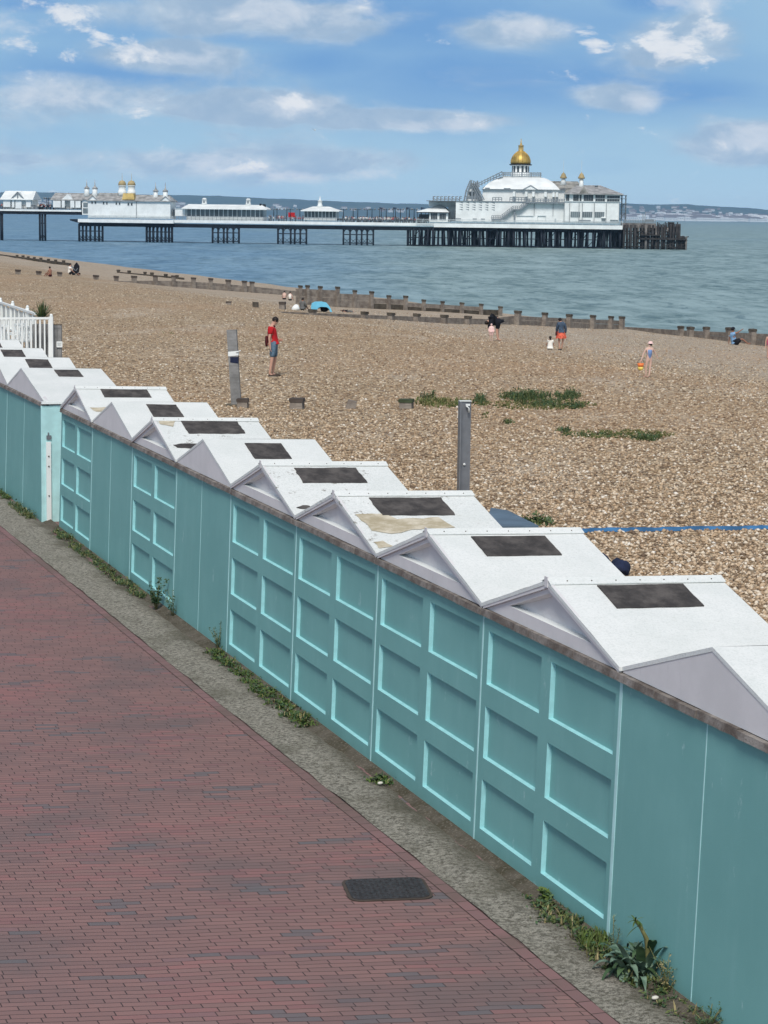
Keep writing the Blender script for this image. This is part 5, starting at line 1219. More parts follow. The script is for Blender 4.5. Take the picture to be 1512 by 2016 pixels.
for i, px in enumerate(dense): leg(px, 0 if i % 3 else 1.5, random.uniform(.55, .95))
rr_ = random.Random(5); st = MB()
for i in range(150):
    px = rr_.uniform(803, 1226); st.tube([(X(px) + rr_.uniform(-.6, .6), 0, zbot), (X(px), 0, ztop)], rr_.uniform(.18, .34), 6, cap=False); 
    dd = rr_.uniform(5, 44) if px > 860 else rr_.uniform(4, 15)
    for k in range(12): st.v[-1 - k] = st.v[-1 - k] + Vector((0, dd, 0))
tag(st.build('rear_legs', 'iron', P.r), kind='stuff')
for a, b in zip(dense[::2], dense[2::2]):
    brace.bar((X(a), 1, zbot + 4.6), (X(b), 1, zbot + 4.6), .25); brace.bar((X(a), 1, zbot + 2.3), (X(b), 1, zbot + 2.3), .3)
    if rr_.random() < .5: brace.bar((X(a), .9, zbot + 2.4), (X(b), .9, zbot + 7), .22)
brace.bar((X(803), 1, zbot + 2.15), (X(1226), 1, zbot + 2.15), .35)
brace.build('cross_bracing', 'iron', P.r)
# railings of the pier
def railing(name, x0, x1, z, d, mat, step=1.5, h=1.15):
    mb = MB(); a, b = X(x0), X(x1)
    for k in (.45, .8, h): mb.bar((a, d, z + k), (b, d, z + k), .09 if k != h else .14)
    n = int((b - a) / step)
    for i in range(n + 1): mb.bar((a + (b - a) * i / n, d, z), (a + (b - a) * i / n, d, z + h + .1), .10)
    mb.build(name, mat, P.r)
zd = dz(3.18); railing('railing', -30, 160, dz(zl0), .2, 'iron', 1.2); railing('railing', 343, 820, zd, .2, 'rail_grey', 1.3); railing('railing', 820, 1226, zd, -1.3, 'rail_white', 2.0); railing('railing', 175, 342, zd - .1, -1.0, 'rail_white', 2.2)
# ---- jetty head at the seaward end
J_ = PT('landing_stage', 1290, 'dark weathered timber landing stage at the seaward end of the pier', 'jetty', py=438)
zj = lambda py: J_.z(py); jx = J_.x; zb2 = SEA - J_.z0 - 2
mb = MB(); mb.box(jx(1226), jx(1292), 0, 30, zj(449), zj(440)); mb.build('upper_deck', 'pile_grey', J_.r)
mb = MB(); mb.box(jx(1292), jx(1336), 1, 26, zj(452), zj(447)); mb.box(jx(1258), jx(1352), -2, 20, zj(472), zj(468.5)); mb.box(jx(1262), jx(1300), -2.2, 0, zj(464), zj(462)); mb.build('lower_deck', 'pile_timber', J_.r)
rr_ = random.Random(8); k = 0
for px in [1230, 1236, 1243, 1251, 1258, 1265, 1272, 1279, 1286, 1292, 1297, 1303, 1309, 1315, 1321, 1327, 1333, 1338, 1342, 1346, 1350, 1352]:
    for d in (rr_.uniform(-1.5, 0), rr_.uniform(6, 20)):
        top = zj(443 if px < 1292 else rr_.uniform(440, 448) if px < 1339 else rr_.uniform(463, 468)) 
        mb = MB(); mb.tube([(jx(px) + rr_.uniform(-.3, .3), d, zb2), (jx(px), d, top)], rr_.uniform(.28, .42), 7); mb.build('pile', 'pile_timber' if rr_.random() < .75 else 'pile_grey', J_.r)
mb = MB()
for i in range(26): a = rr_.uniform(1226, 1345); y = rr_.uniform(452, 484); mb.bar((jx(a), -1, zj(y)), (jx(a + rr_.uniform(6, 16)), -1, zj(y + rr_.uniform(-10, 10))), .3)
for y in (456, 461, 478, 486): mb.bar((jx(1228), -.6, zj(y)), (jx(1336 if y < 470 else 1351), -.6, zj(y)), .35)
for i in range(14): a = 1294 + i * 3; mb.box(jx(a), jx(a + 2.2), 0, .3, zj(447), zj(rr_.uniform(436, 442)))
mb.box(jx(1317), jx(1328), 0, 4, zj(446), zj(437)); mb.build('cross_timbers', 'pile_timber', J_.r)
mb = MB()
for k in (438, 435.5, 433.5): mb.bar((jx(1228), .2, zj(k)), (jx(1292), .2, zj(k)), .12)
for i in range(20): a = 1228 + i * 3.3; mb.bar((jx(a), .2, zj(440)), (jx(a), .2, zj(433)), .14)
mb.bar((jx(1266), 1, zj(440)), (jx(1266), 1, zj(419)), .2); mb.bar((jx(1270), 1, zj(440)), (jx(1270), 1, zj(417)), .2); mb.box(jx(1272), jx(1288), 2, 5, zj(437), zj(432)); mb.build('railing', 'rail_grey', J_.r)

# ---- domed pavilion
D = PT('domed_pavilion', 1000, 'white domed pavilion with a golden onion dome at the seaward end of the pier', 'pavilion', py=437)
x, z = D.x, D.z
lo = D.part('lower_walls', 'pier_white', [(897, 1111, 397.5, 437, 0, 36), (1111, 1219, 395.5, 437, -1, 34)])
D.part('terrace_walls', 'pier_white', [(841, 897, 398, 408, 6, 34), (880, 897, 405, 437, 6, 30)])
D.part('terrace_cornice', 'rail_grey', [(839, 1040, 396.3, 397.6, -.3, 40)])
up = D.part('upper_walls', 'pier_white', [(948, 1111, 373, 396.3, 4, 36)])
D.part('eaves', 'rail_grey', [(946, 1111, 372, 373.2, 3.2, 37)])
D.part('right_upper_walls', 'pier_white', [(1111, 1218.5, 379.5, 395.4, -.6, 33)])
D.part('sill_band', 'rail_white', [(1111, 1222.5, 394.5, 395.6, -1.3, 38)])
# louvres (little dark wedges)
for c in range(6):
    for r_ in range(4):
        X0 = 903.5 + c * 12.6; Y0 = 399 + r_ * 4.6; mb = MB(); mb.add([(x(X0), -.05, z(Y0)), (x(X0 + 7), -.05, z(Y0)), (x(X0 + 7), -.05, z(Y0 + 2.4)), (x(X0), .0, z(Y0)), (x(X0 + 7), .0, z(Y0)), (x(X0 + 7), .0, z(Y0 + 2.4))], [(0, 2, 1), (0, 1, 4, 3), (1, 2, 5, 4), (2, 0, 3, 5), (3, 4, 5)]); mb.build('louvre', 'rail_grey', lo)
windows(D, up, [(1009, 1013, 377.5, 386, 1), (1033, 1037, 377.5, 386, 1), (1047, 1051, 377.5, 386, 1), (1071, 1075, 377.5, 386, 1), (1087, 1090.5, 378, 386, 1), (1093.5, 1097, 378, 386, 1)], d0=3.9)
for w_ in list(up.children): pass
ru = D.part('window_wall', 'pier_white', [(1112, 1220, 380, 395, -1.0, -.6)])
windows(D, ru, [(1113.5, 1120, 381, 394, 2), (1127.5, 1138.5, 382, 394, 3), (1140, 1144, 382, 394, 1), (1148, 1167, 382, 394, 4), (1171, 1190, 382, 388, 4), (1171, 1190, 389, 395, 4), (1194, 1219, 383, 388, 5), (1194, 1219, 389.5, 395, 5)], d0=-1.1, glass='glass')
windows(D, lo, [(1123, 1142, 415, 426, 5), (1146.5, 1166, 415, 426, 5), (1170.5, 1189.5, 415, 426, 5), (1184, 1192, 428, 434, 1), (1201, 1217, 430, 434, 3)], d0=-1.1, glass='glass_grey')
for px in (1110, 1120.5, 1139, 1145.5, 1169, 1192.5, 1218): D.part('downpipe', 'rail_grey', [(px, px + 1.0, 398, 436, -1.35, -1)], lo)
for px in (1051, 1088): D.part('downpipe', 'rail_grey', [(px, px + .9, 400, 424, -.3, 0)], lo)
D.part('vent_panel', 'rail_white', [(1017, 1050, 424, 424.8, -.3, 0), (1058, 1075, 423.5, 424.6, -.3, 0), (1058, 1059, 424.6, 433, -.3, 0), (1074, 1075, 424.6, 433, -.3, 0), (1092, 1095, 429, 434, -.3, 0)], lo)
for (a, b_) in ((897, 908), (931, 939), (947, 955), (1140, 1163)): D.part('bench', 'rail_grey', [(a, b_, 431, 433, -1.2, -.6)], lo)
# big white roof with platform, drum and dome
mb = MB(); zA, zB = z(372.2), z(347); X0, X1, X2, X3 = x(948), x(1101), x(985), x(1061)
n = 6; prev = None; rows = []
for i in range(n + 1):
    f = i / n; g_ = math.sin(f * PI / 2) ** .9 if i else 0; zz = zA + (zB - zA) * g_
    rows.append([(X0 + (X2 - X0) * f, 4 + 11 * f, zz), (X1 + (X3 - X1) * f, 4 + 11 * f, zz), (X1 + (X3 - X1) * f, 36 - 11 * f, zz), (X0 + (X2 - X0) * f, 36 - 11 * f, zz)])
mb.add([p for r_ in rows for p in r_], [(4 * i + j, 4 * i + (j + 1) % 4, 4 * i + 4 + (j + 1) % 4, 4 * i + 4 + j) for i in range(n) for j in range(4)] + [(4 * n, 4 * n + 1, 4 * n + 2, 4 * n + 3)]); mb.build('dome_base_roof', 'pier_roofwhite', D.r)
mb = MB(); mb.poly([(x(1028), 3, z(372.5)), (x(1057), 3, z(372.5)), (x(1043), 3, z(364.5))], (0, 8, 0)); pd = mb.build('pediment', 'pier_white', D.r)
mb = MB()
for a, b in (((1027, 373), (1043, 364)), ((1043, 364), (1058, 373))): mb.bar((x(a[0]), 2.9, z(a[1])), (x(b[0]), 2.9, z(b[1])), .2)
mb.build('moulding', 'rail_grey', pd)
mb = MB(); mb.box(x(984), x(1062), 14, 27, z(347), z(345.3)); mb.build('viewing_platform', 'pier_white', D.r)
mb = MB()
for yy in (345, 341, 337.5):
    mb.bar((x(986), 14, z(yy)), (x(1061), 14, z(yy)), .18); mb.bar((x(986), 27, z(yy)), (x(1061), 27, z(yy)), .16)
    for q_ in (986, 1061): mb.bar((x(q_), 14, z(yy)), (x(q_), 27, z(yy)), .16)
for i in range(17): q_ = 986 + 75 * i / 16; mb.bar((x(q_), 14, z(346)), (x(q_), 14, z(337)), .12 if i % 4 else .4)
mb.build('platform_railing', 'rail_grey', D.r)
cx, cy = x(1019.5), 20.5; s1 = (x(1040) - x(1000)) / 40
mb = MB(); mb.lathe((cx, cy, 0), [(19 * s1, z(346)), (19 * s1, z(337)), (17 * s1, z(337)), (17 * s1, z(323)), (20.5 * s1, z(323)), (20.5 * s1, z(321.5)), (22.3 * s1, z(321.5)), (22.3 * s1, z(320))], 24); dr = mb.build('drum', 'pier_white', D.r)
for k in range(12):
    a = 2 * PI * (k + .5) / 12; mb = MB(); c_, s_ = math.cos(a), math.sin(a); R1 = 17.6 * s1
    t_ = Vector((-s_, c_, 0)) * 2.1 * s1; o_ = Vector((cx + c_ * R1, cy + s_ * R1, 0)); n_ = Vector((c_, s_, 0)) * -.3
    mb.hexa([o_ - t_ + Vector((0, 0, z(336))) + n_, o_ + t_ + Vector((0, 0, z(336))) + n_, o_ + t_ + Vector((0, 0, z(336))), o_ - t_ + Vector((0, 0, z(336))), o_ - t_ + Vector((0, 0, z(324.5))) + n_, o_ + t_ + Vector((0, 0, z(324.5))) + n_, o_ + t_ + Vector((0, 0, z(324.5))), o_ - t_ + Vector((0, 0, z(324.5)))]); mb.build('drum_window', 'glass', dr)
mb = MB(); mb.lathe((cx, cy, 0), [(22.8 * s1, z(321.8)), (22.8 * s1, z(320))], 24); mb.build('cornice', 'iron', dr)
pf = [(19, 320), (19.8, 316), (19.3, 311), (17, 305), (13.5, 300), (9.5, 296.5), (6.3, 293.8), (4.6, 292), (4.3, 284), (5.4, 283), (5.2, 281.8), (2.2, 280.5), (1.2, 276), (.5, 268)]
mb = MB(); mb.lathe((cx, cy, 0), [(r_ * s1, z(y_)) for r_, y_ in pf], 28); dm = mb.build('dome', 'gold', D.r)
mb = MB(); 
for k in range(14):
    a = 2 * PI * k / 14; pts = [(cx + math.cos(a) * (r_ + .25) * s1, cy + math.sin(a) * (r_ + .25) * s1, z(y_)) for r_, y_ in pf[:7]]; mb.tube(pts, .09, 5)
mb.build('rib', 'gold', dm)
mb = MB(); mb.lathe((cx, cy, 0), [(4.8 * s1, z(292)), (4.8 * s1, z(290.6))], 16); mb.lathe((cx, cy, 0), [(5.8 * s1, z(283)), (5.8 * s1, z(281.6))], 16)
for k in range(8): a = 2 * PI * k / 8; mb.bar((cx + 4.5 * s1 * math.cos(a), cy + 4.5 * s1 * math.sin(a), z(292)), (cx + 4.5 * s1 * math.cos(a), cy + 4.5 * s1 * math.sin(a), z(283)), .2)
mb.build('lantern', 'gold_pale', dm)
# glazed stair with ribs and the rising walkway
mb = MB()
for (a, b_, c_) in ((912, 924, 355), (917, 927, 355), (928, 931, 356), (934, 938, 356), (940, 934, 358), (946, 938, 358)): mb.bar((x(a), 3, z(396.5)), (x((a + b_) / 2 - 2), 3, z(375)), .45); mb.bar((x((a + b_) / 2 - 2), 3, z(375)), (x(b_), 3, z(c_)), .4)
for (a, b_) in ((930, 949), (934, 952), (926, 944)): mb.bar((x(a), 2.6, z(360)), (x(b_), 2.6, z(394)), .3)
for yy in (368, 378, 388): mb.bar((x(918 - (yy - 368) * .2), 3, z(yy)), (x(943 + (yy - 368) * .3), 3, z(yy)), .25)
mb.build('stair_tower_frame', 'rail_grey', D.r)
mb = MB(); mb.poly([(x(914), 3.4, z(396)), (x(948), 3.4, z(396)), (x(935), 3.4, z(362)), (x(926), 3.4, z(360))], (0, 6, 0)); mb.build('stair_tower_cladding', 'pier_white', D.r)
mb = MB(); mb.box(x(922), x(932), 3.0, 3.5, z(386), z(378)); mb.build('stair_tower_opening', 'glass', D.r)
mb = MB()
for off in (0, 1.4): mb.bar((x(937), 7, z(362 + off * 3)), (x(958), 7, z(351 + off * 3)), .25); mb.bar((x(958), 7, z(351 + off * 3)), (x(984), 12, z(336.5 + off * 4)), .25)
for i in range(9): f = i / 8; q_ = 940 + 44 * f; mb.bar((x(q_), 7 + 5 * f, z(368 - 24 * f)), (x(q_), 7 + 5 * f, z(358 - 22 * f)), .22)
mb.bar((x(950), 6, z(371)), (x(984), 12, z(348)), .9, .5); mb.build('roof_walkway', 'rail_grey', D.r)
mb = MB()
for i in range(8): q_ = 849 + i * 7.5; mb.bar((x(q_), 8, z(397)), (x(q_), 8, z(387.5)), .35); mb.bar((x(q_), 8, z(388)), (x(q_ + 4.5), 8, z(388)), .25); mb.bar((x(q_), 8, z(391.5)), (x(q_ + 5), 8, z(391.5)), .18)
mb.bar((x(849), 8, z(394)), (x(903), 8, z(394)), .2); mb.build('roof_terrace_railing', 'rail_grey', D.r)
mb = MB()
for (a, b_, t_, y_) in ((969, 987, 389, 396), (1003, 1037, 388.5, 396), (1037, 1111, 391, 397)):
    for yy in (t_, (t_ + y_) / 2): mb.bar((x(a), .2, z(yy)), (x(b_), .2, z(yy)), .2)
    n = max(2, int((b_ - a) / 5))
    for i in range(n + 1): q_ = a + (b_ - a) * i / n; mb.bar((x(q_), .2, z(t_)), (x(q_), .2, z(y_)), .22)
mb.build('balcony_railing', 'rail_grey', D.r)
mb = MB(); mb.box(x(1035), x(1111), -1.6, 4, z(399.6), z(397)); mb.build('balcony', 'rail_grey', D.r)
# outside staircase
mb = MB(); path = [(968, 432), (986, 432), (1010, 412.5), (1023, 412.5), (1041, 398)]
for a, b in zip(path, path[1:]): mb.bar((x(a[0]), -.8, z(a[1])), (x(b[0]), -.8, z(b[1])), 1.2, .45)
for a, b in zip(path, path[1:]):
    for o_ in (3.5, 7): mb.bar((x(a[0]), -1.3, z(a[1] - o_)), (x(b[0]), -1.3, z(b[1] - o_)), .16)
    n = max(2, int((b[0] - a[0]) / 3.4))
    for i in range(n + 1): f = i / n; q_ = a[0] + (b[0] - a[0]) * f; yy = a[1] + (b[1] - a[1]) * f; mb.bar((x(q_), -1.3, z(yy)), (x(q_), -1.3, z(yy - 7)), .16)
mb.bar((x(1013), -.8, z(412)), (x(1013), -.8, z(433)), .5); mb.build('outside_staircase', 'rail_grey', D.r)
# right wing roofs
mb = MB(); D.hip(mb, 1062, 1152, 378.6, 1070, 1136, 353, 10, 38); mb.build('rear_roof', 'slate_brown', D.r)
mb = MB(); D.hip(mb, 1110, 1226, 379.6, 1135, 1181, 361.5, -2.2, 30); mb.build('wing_roof', 'slate', D.r)
mb = MB(); mb.poly([(x(1139), -2, z(379)), (x(1157), -2, z(379)), (x(1148), -2, z(366))], (0, 12, 0)); mb.build('gablet', 'slate_brown', D.r)
for px, y0, y1 in ((1107, 348, 356), (1143, 348, 362)):
    mb = MB(); q_ = x(px); mb.lathe((q_, 12, 0), [(6.5 * s1, z(y1 + 6)), (4.4 * s1, z(y1 - 3)), (4.0 * s1, z(y0))], 8); tr = mb.build('turret', 'pier_white', D.r)
    mb = MB(); mb.lathe((q_, 12, 0), [(7.4 * s1, z(y0 + .6)), (6.6 * s1, z(y0 - 2)), (5 * s1, z(y0 - 5)), (3.4 * s1, z(y0 - 9)), (1.0 * s1, z(y0 - 10.5)), (.3 * s1, z(y0 - 13))], 14); mb.build('turret_cap', 'gold_pale', tr)
    mb = MB(); mb.bar((q_, 12, z(y0 - 12)), (q_, 12, z(y0 - 36)), .10); mb.build('flagpole', 'rail_white', tr)
mb = MB()
for px in (1224, 1232): mb.bar((x(px), 3, z(437)), (x(px), 3, z(381)), .3); mb.bar((x(px), 8, z(437)), (x(px), 8, z(381)), .3)
for yy in (381, 388, 398, 404, 410, 416, 424): mb.box(x(1222), x(1233.5), 2.5, 8.5, z(yy + .9), z(yy))
for a, b in ((424, 416), (404, 396)): mb.bar((x(1223), 3, z(a)), (x(1232), 3, z(b)), .3)
mb.build('fire_escape', 'rail_grey', D.r)
D.part('roof_vent', 'rail_grey', [(1036, 1045, 350, 353, 14, 15), (1170, 1176, 362, 364, 10, 12), (953, 962, 369.5, 372, 3.4, 5), (990, 1003, 370, 372.4, 3.2, 5)])
# umbrella and red stall, small kiosk
def kiosk(px, w, yt, yb, lab, mat='pier_white'): 
    K = PT('kiosk', px, lab, 'kiosk', py=yb); K.part('counter', mat, [(px - w / 2, px + w / 2, yt + 4, yb, -.9, -.3)]); mb = MB(); K.hip(mb, px - w / 2 - 1, px + w / 2 + 1, yt + 4, px - 1, px + 1, yt, -1.4, .6); mb.build('canopy', 'pier_roofwhite', K.r); K.part('sign_board', 'red', [(px - w / 2 + .5, px + w / 2 - .5, yt + 6, yt + 10, -1.0, -.9)])
kiosk(1188, 8, 424, 436, 'tiny stall with a red front below the right wing windows')

# ---- conical roofed bar
K = PT('round_bar', 850, 'white tent-roofed kiosk in front of the domed pavilion', 'kiosk', py=436)
mb = MB(); 
X0, X1, zz, ax, az_ = K.x(819), K.x(884), K.z(417.5), K.x(865), K.z(400)
mb.add([(X0, -1, zz), (X1, -1, zz), (X1 + 0, 16, zz), (X0, 16, zz), (ax, 7, az_), (K.x(850), 3, K.z(407))], [(0, 1, 4, 5), (1, 2, 4), (2, 3, 4), (3, 0, 5), (3, 5, 4), (0, 3, 2, 1)]); mb.build('roof', 'pier_roofwhite', K.r)
K.part('roof_edge', 'iron', [(820, 884, 417.6, 418.8, -.9, 15)])
K.part('wall', 'pier_white', [(845, 882, 418.8, 437, 0, 14)]); mb = None
windows(K, K.r.children[-1], [(848, 861, 419.5, 433, 4), (865, 878, 420, 433, 4)], d0=-.1)
K.part('posts', 'iron', [(p_, p_ + .8, 418.8, 437, 0, .5) for p_ in (821, 829, 837, 843)]); K.part('dark_interior', 'glass', [(822, 845, 422, 436, 6, 7)])
# ---- left kiosks on the upper deck
K = PT('gabled_shelter', 33, 'white gabled shelter on the upper deck at the far left', 'shelter', py=411)
K.part('wall', 'pier_white', [(5, 62, 392, 411, 1, 9)]); mb = MB(); K.hip(mb, 1, 66, 392, 3, 64, 375.5, -.5, 10.5); rf_ = mb.build('roof', 'pier_roofwhite', K.r)
mb = MB(); mb.poly([(K.x(22), .2, K.z(392)), (K.x(48), .2, K.z(392)), (K.x(35), .2, K.z(378))], (0, 6, 0)); gb_ = mb.build('gable', 'pier_white', K.r)
mb = MB()
for a, b in (((22, 392), (35, 378)), ((35, 378), (48, 392)), ((35, 378), (35, 392))): mb.bar((K.x(a[0]), 0, K.z(a[1])), (K.x(b[0]), 0, K.z(b[1])), .3)
mb.build('gable_trim', 'rail_grey', gb_)
windows(K, K.r.children[0], [(7, 20, 394, 407, 3), (24, 28, 394, 408, 1), (31, 42, 395, 410, 2), (52, 60, 394, 407, 2)], d0=.9)
K = PT('gabled_shelter', 130, 'grey-roofed gabled shelter on the upper deck left of the cupola pavilion', 'shelter', py=412)
K.part('wall', 'pier_white', [(104, 160, 394, 411, 2, 9)]); mb = MB(); K.hip(mb, 99, 163, 393, 101, 160, 379.5, 0, 11); mb.build('roof', 'slate', K.r)
mb = MB(); mb.poly([(K.x(121), .2, K.z(393)), (K.x(144), .2, K.z(393)), (K.x(133), .2, K.z(382))], (0, 6, 0)); mb.build('gable', 'pier_white', K.r)
windows(K, K.r.children[0], [(105, 119, 396, 408, 4), (122, 127, 395, 408, 1), (139, 146, 395, 408, 2), (149, 158, 396, 408, 3)], d0=1.9)
K.part('porch', 'glass', [(106, 118, 397, 409, 1.6, 1.8)])
# ---- cupola pavilion
K = PT('cupola_pavilion', 258, 'long white pavilion with twin golden cupolas and small corner turrets', 'pavilion', py=430)
wl_ = K.part('wall', 'pier_white', [(174, 336, 395, 430, -.6, 9), (161, 174, 393, 424, .5, 9)])
K.part('end_bay', 'glass_grey', [(163.5, 172, 400, 408, .3, .5), (163, 173, 411, 421, .35, .5)], wl_)
mb = MB(); K.hip(mb, 172, 338, 395, 180, 328, 383, -1.2, 10); K.hip(mb, 160, 178, 393, 163, 176, 382, 0, 10); mb.build('roof', 'slate', K.r)
mb = MB(); mb.box(K.x(190), K.x(228), 3, 6, K.z(388), K.z(380)); mb.build('roof_lantern', 'slate', K.r)
for a, b in ((175, 193), (317, 337)):
    mb = MB(); mb.poly([(K.x(a), -1, K.z(394.6)), (K.x(b), -1, K.z(394.6)), (K.x((a + b) / 2), -1, K.z(386.5))], (0, 6, 0)); g1 = mb.build('gable', 'pier_white', K.r)
    mb = MB(); mb.bar((K.x(a - 1), -1.1, K.z(395)), (K.x((a + b) / 2), -1.1, K.z(386)), .25); mb.bar((K.x(b + 1), -1.1, K.z(395)), (K.x((a + b) / 2), -1.1, K.z(386)), .25); mb.build('gable_trim', 'slate', g1)
windows(K, wl_, [(181, 184, 397.5, 402, 1), (187.5, 190.5, 397.5, 402, 1), (203.5, 206.5, 398.5, 403, 1), (210, 213, 398.5, 403, 1), (228.5, 231.5, 399, 403.5, 1), (235, 238, 399, 403.5, 1), (252, 255.5, 399.5, 404.5, 1), (258.5, 262, 399.5, 404.5, 1)], d0=-.7)
mb = MB(); mb.box(K.x(269), K.x(270), -.8, -.6, K.z(429), K.z(397)); mb.build('downpipe', 'rail_grey', wl_)
s2 = (K.x(260) - K.x(240)) / 20
for px, rx in ((167, 5), (183, 5), (303, 4.5), (322, 5)):
    yo = 0 if px < 200 else 4; mb = MB(); q_ = K.x(px); mb.lathe((q_, 3, 0), [(7 * s2, K.z(388 + yo)), (rx * s2, K.z(379 + yo)), (rx * s2, K.z(371 + yo))], 8); tr = mb.build('turret', 'pier_white', K.r)
    mb = MB(); mb.lathe((q_, 3, 0), [(6 * s2, K.z(372 + yo)), (5.6 * s2, K.z(370.6 + yo)), (2.4 * s2, K.z(368 + yo)), (1 * s2, K.z(365 + yo)), (.3 * s2, K.z(354 + yo))], 10); mb.build('turret_cap', 'slate', tr)
for px in (235.5, 254):
    mb = MB(); q_ = K.x(px); mb.lathe((q_, 4, 0), [(8.2 * s2, K.z(386)), (8.2 * s2, K.z(376)), (7 * s2, K.z(375)), (7 * s2, K.z(366)), (8.2 * s2, K.z(365.6)), (8.2 * s2, K.z(364.6))], 16); tr = mb.build('cupola_drum', 'pier_white', K.r)
    mb = MB(); mb.lathe((q_, 4, 0), [(8 * s2, K.z(364.8)), (7.4 * s2, K.z(360.5)), (5.6 * s2, K.z(357)), (3 * s2, K.z(355.4)), (.5 * s2, K.z(354.8)), (.2 * s2, K.z(341))], 16); mb.build('cupola', 'gold_pale', tr)
mb = MB(); mb.poly([(K.x(244), -.9, K.z(380.5)), (K.x(264), -.9, K.z(380.5)), (K.x(266), -1.3, K.z(393)), (K.x(242), -1.3, K.z(393))], (0, 3, 0)); mb.build('gilded_panel', 'gold_dull', K.r)
# small white hut and long shelter
K = PT('white_cabin', 354, 'plain small white cabin between the cupola pavilion and the long shelter', 'cabin', py=430); K.part('wall', 'pier_white', [(343.5, 364, 411, 426, 1, 8)]); K.part('roof', 'rail_white', [(343, 364.5, 410, 411, .8, 8.2)])
K.part('door', 'glass', [(339, 342.5, 413, 428, .8, 1.2)])
K = PT('long_shelter', 440, 'long low glazed shelter with white hipped roof and two little cupolas', 'shelter', py=433)
K.part('dado', 'pier_white', [(366, 518, 426, 434, 1, 9)]); K.part('glazing', 'glass_grey', [(367, 517, 411.5, 426, 1.4, 8.6)]); K.part('frames', 'pier_white', [(q_, q_ + 1.1, 411, 426.5, .9, 1.4) for q_ in range(366, 518, 9)] + [(366, 518, 410.5, 412.4, .8, 1.4)])
mb = MB()
for i in range(34): q_ = 369 + i * 4.4; 
rr_ = random.Random(9)
mb = MB(); K.hip(mb, 358, 526, 410.8, 366, 512, 402.5, -1, 11); mb.build('roof', 'pier_roofwhite', K.r); K.part('fascia', 'iron', [(359, 525, 410.8, 412, -.9, 11)])
for px in (397, 484):
    mb = MB(); mb.lathe((K.x(px), 5, 0), [(6.5 * s2, K.z(404)), (5 * s2, K.z(400)), (4.4 * s2, K.z(393)), (5.4 * s2, K.z(392.5)), (2.5 * s2, K.z(390))], 8); c1 = mb.build('roof_cupola', 'pier_white', K.r)
    mb = MB(); mb.box(K.x(px) - .9 * s2 * 2, K.x(px) + .9 * s2 * 2, 5 - 5 * s2, 5 - 4.4 * s2, K.z(400), K.z(395)); mb.build('louvre', 'rail_grey', c1)
K.part('chimney', 'iron', [(507, 510, 400, 406, 4, 6), (513, 518, 401, 406, 4, 6)])
K = PT('small_shelter', 630, 'small white-roofed shelter with one cupola midway along the pier', 'shelter', py=435)
K.part('wall', 'glass_grey', [(597, 662, 415, 434, 2, 8)]); K.part('frames', 'pier_white', [(q_, q_ + 1.2, 415, 431, 1.5, 2) for q_ in range(597, 662, 7)] + [(597, 662, 428, 434, 1.4, 2)])
mb = MB(); K.hip(mb, 592, 668, 414.6, 612, 645, 406.5, -.5, 10.5); mb.build('roof', 'pier_roofwhite', K.r); K.part('fascia', 'iron', [(593, 667, 414.6, 415.8, -.4, 10)])
mb = MB(); mb.lathe((K.x(626), 5, 0), [(7 * s2, K.z(408)), (4.5 * s2, K.z(403)), (4.0 * s2, K.z(396)), (5 * s2, K.z(395.6)), (1.5 * s2, K.z(393)), (.4 * s2, K.z(386))], 8); mb.build('roof_cupola', 'pier_white', K.r)
K.part('sign_board', 'red', [(565, 578, 419, 429, 3, 3.2)])
# lamp posts
pr = None
for k, px in enumerate([84, 92, 532, 545, 558, 571, 584, 676, 690, 704, 718, 732, 746, 760, 774, 788, 802, 815]):
    yb = 433 if px > 200 else 411; q_ = PA + PU * PS(px) + PV * (.4 if k % 2 else 8); zb = PZ(px, yb)
    if pr is None:
        pr = empty('lamp_post', (0, 0, 0), 0, 'slim dark lamp post on the pier deck', 'lamp post', 'lamp posts along the pier')
        mb = MB(); mb.tube([(0, 0, 0), (0, 0, 3.4)], [.14, .09], 6); mb.bar((-.9, 0, 3.1), (.9, 0, 3.1), .10); mb.build('post', 'iron', pr)
        for sx_ in (-.9, .9): mb = MB(); mb.ell((sx_, 0, 3.3), (.28, .28, .3), 8, 6); mb.build('lamp', 'rail_grey', pr)
        o = pr
    else: o = copy_tree(pr)
    o.location = (q_.x, q_.y, zb); o.rotation_euler = (0, 0, PROT)
# people on the pier
def tiny(cols, pose):
    mb = MB(); lw = .16
    mb.tube([(-.1, 0, 0), (-.1, 0, .85)], [.07, .10], 6, 0); mb.tube([(.1, .1 * pose, 0), (.1, 0, .85)], [.07, .10], 6, 0)
    mb.tube([(0, 0, .8), (0, 0, 1.2), (0, 0, 1.45)], [.18, .19, .10], 8, 1); mb.tube([(-.22, 0, 1.4), (-.28, -.1, .9)], [.07, .05], 6, 1); mb.tube([(.22, 0, 1.4), (.28, -.1 * pose, .95)], [.07, .05], 6, 1)
    mb.ell((0, 0, 1.62), (.11, .12, .14), 8, 6, 2); mb.ell((0, .03, 1.68), (.12, .12, .11), 8, 6, 3)
    return mb.build('person', cols)
ps_ = [tiny(['black', 'white', 'skin', 'hair'], 1), tiny(['denim', 'red', 'skin', 'hair'], 0), tiny(['grey_cloth', 'navy', 'skin', 'hair'], 1), tiny(['denim', 'cream', 'skin', 'gold_pale'], 2), tiny(['black', 'black', 'skin', 'hair'], 0)]
us_p = set(); rr_ = random.Random(12)
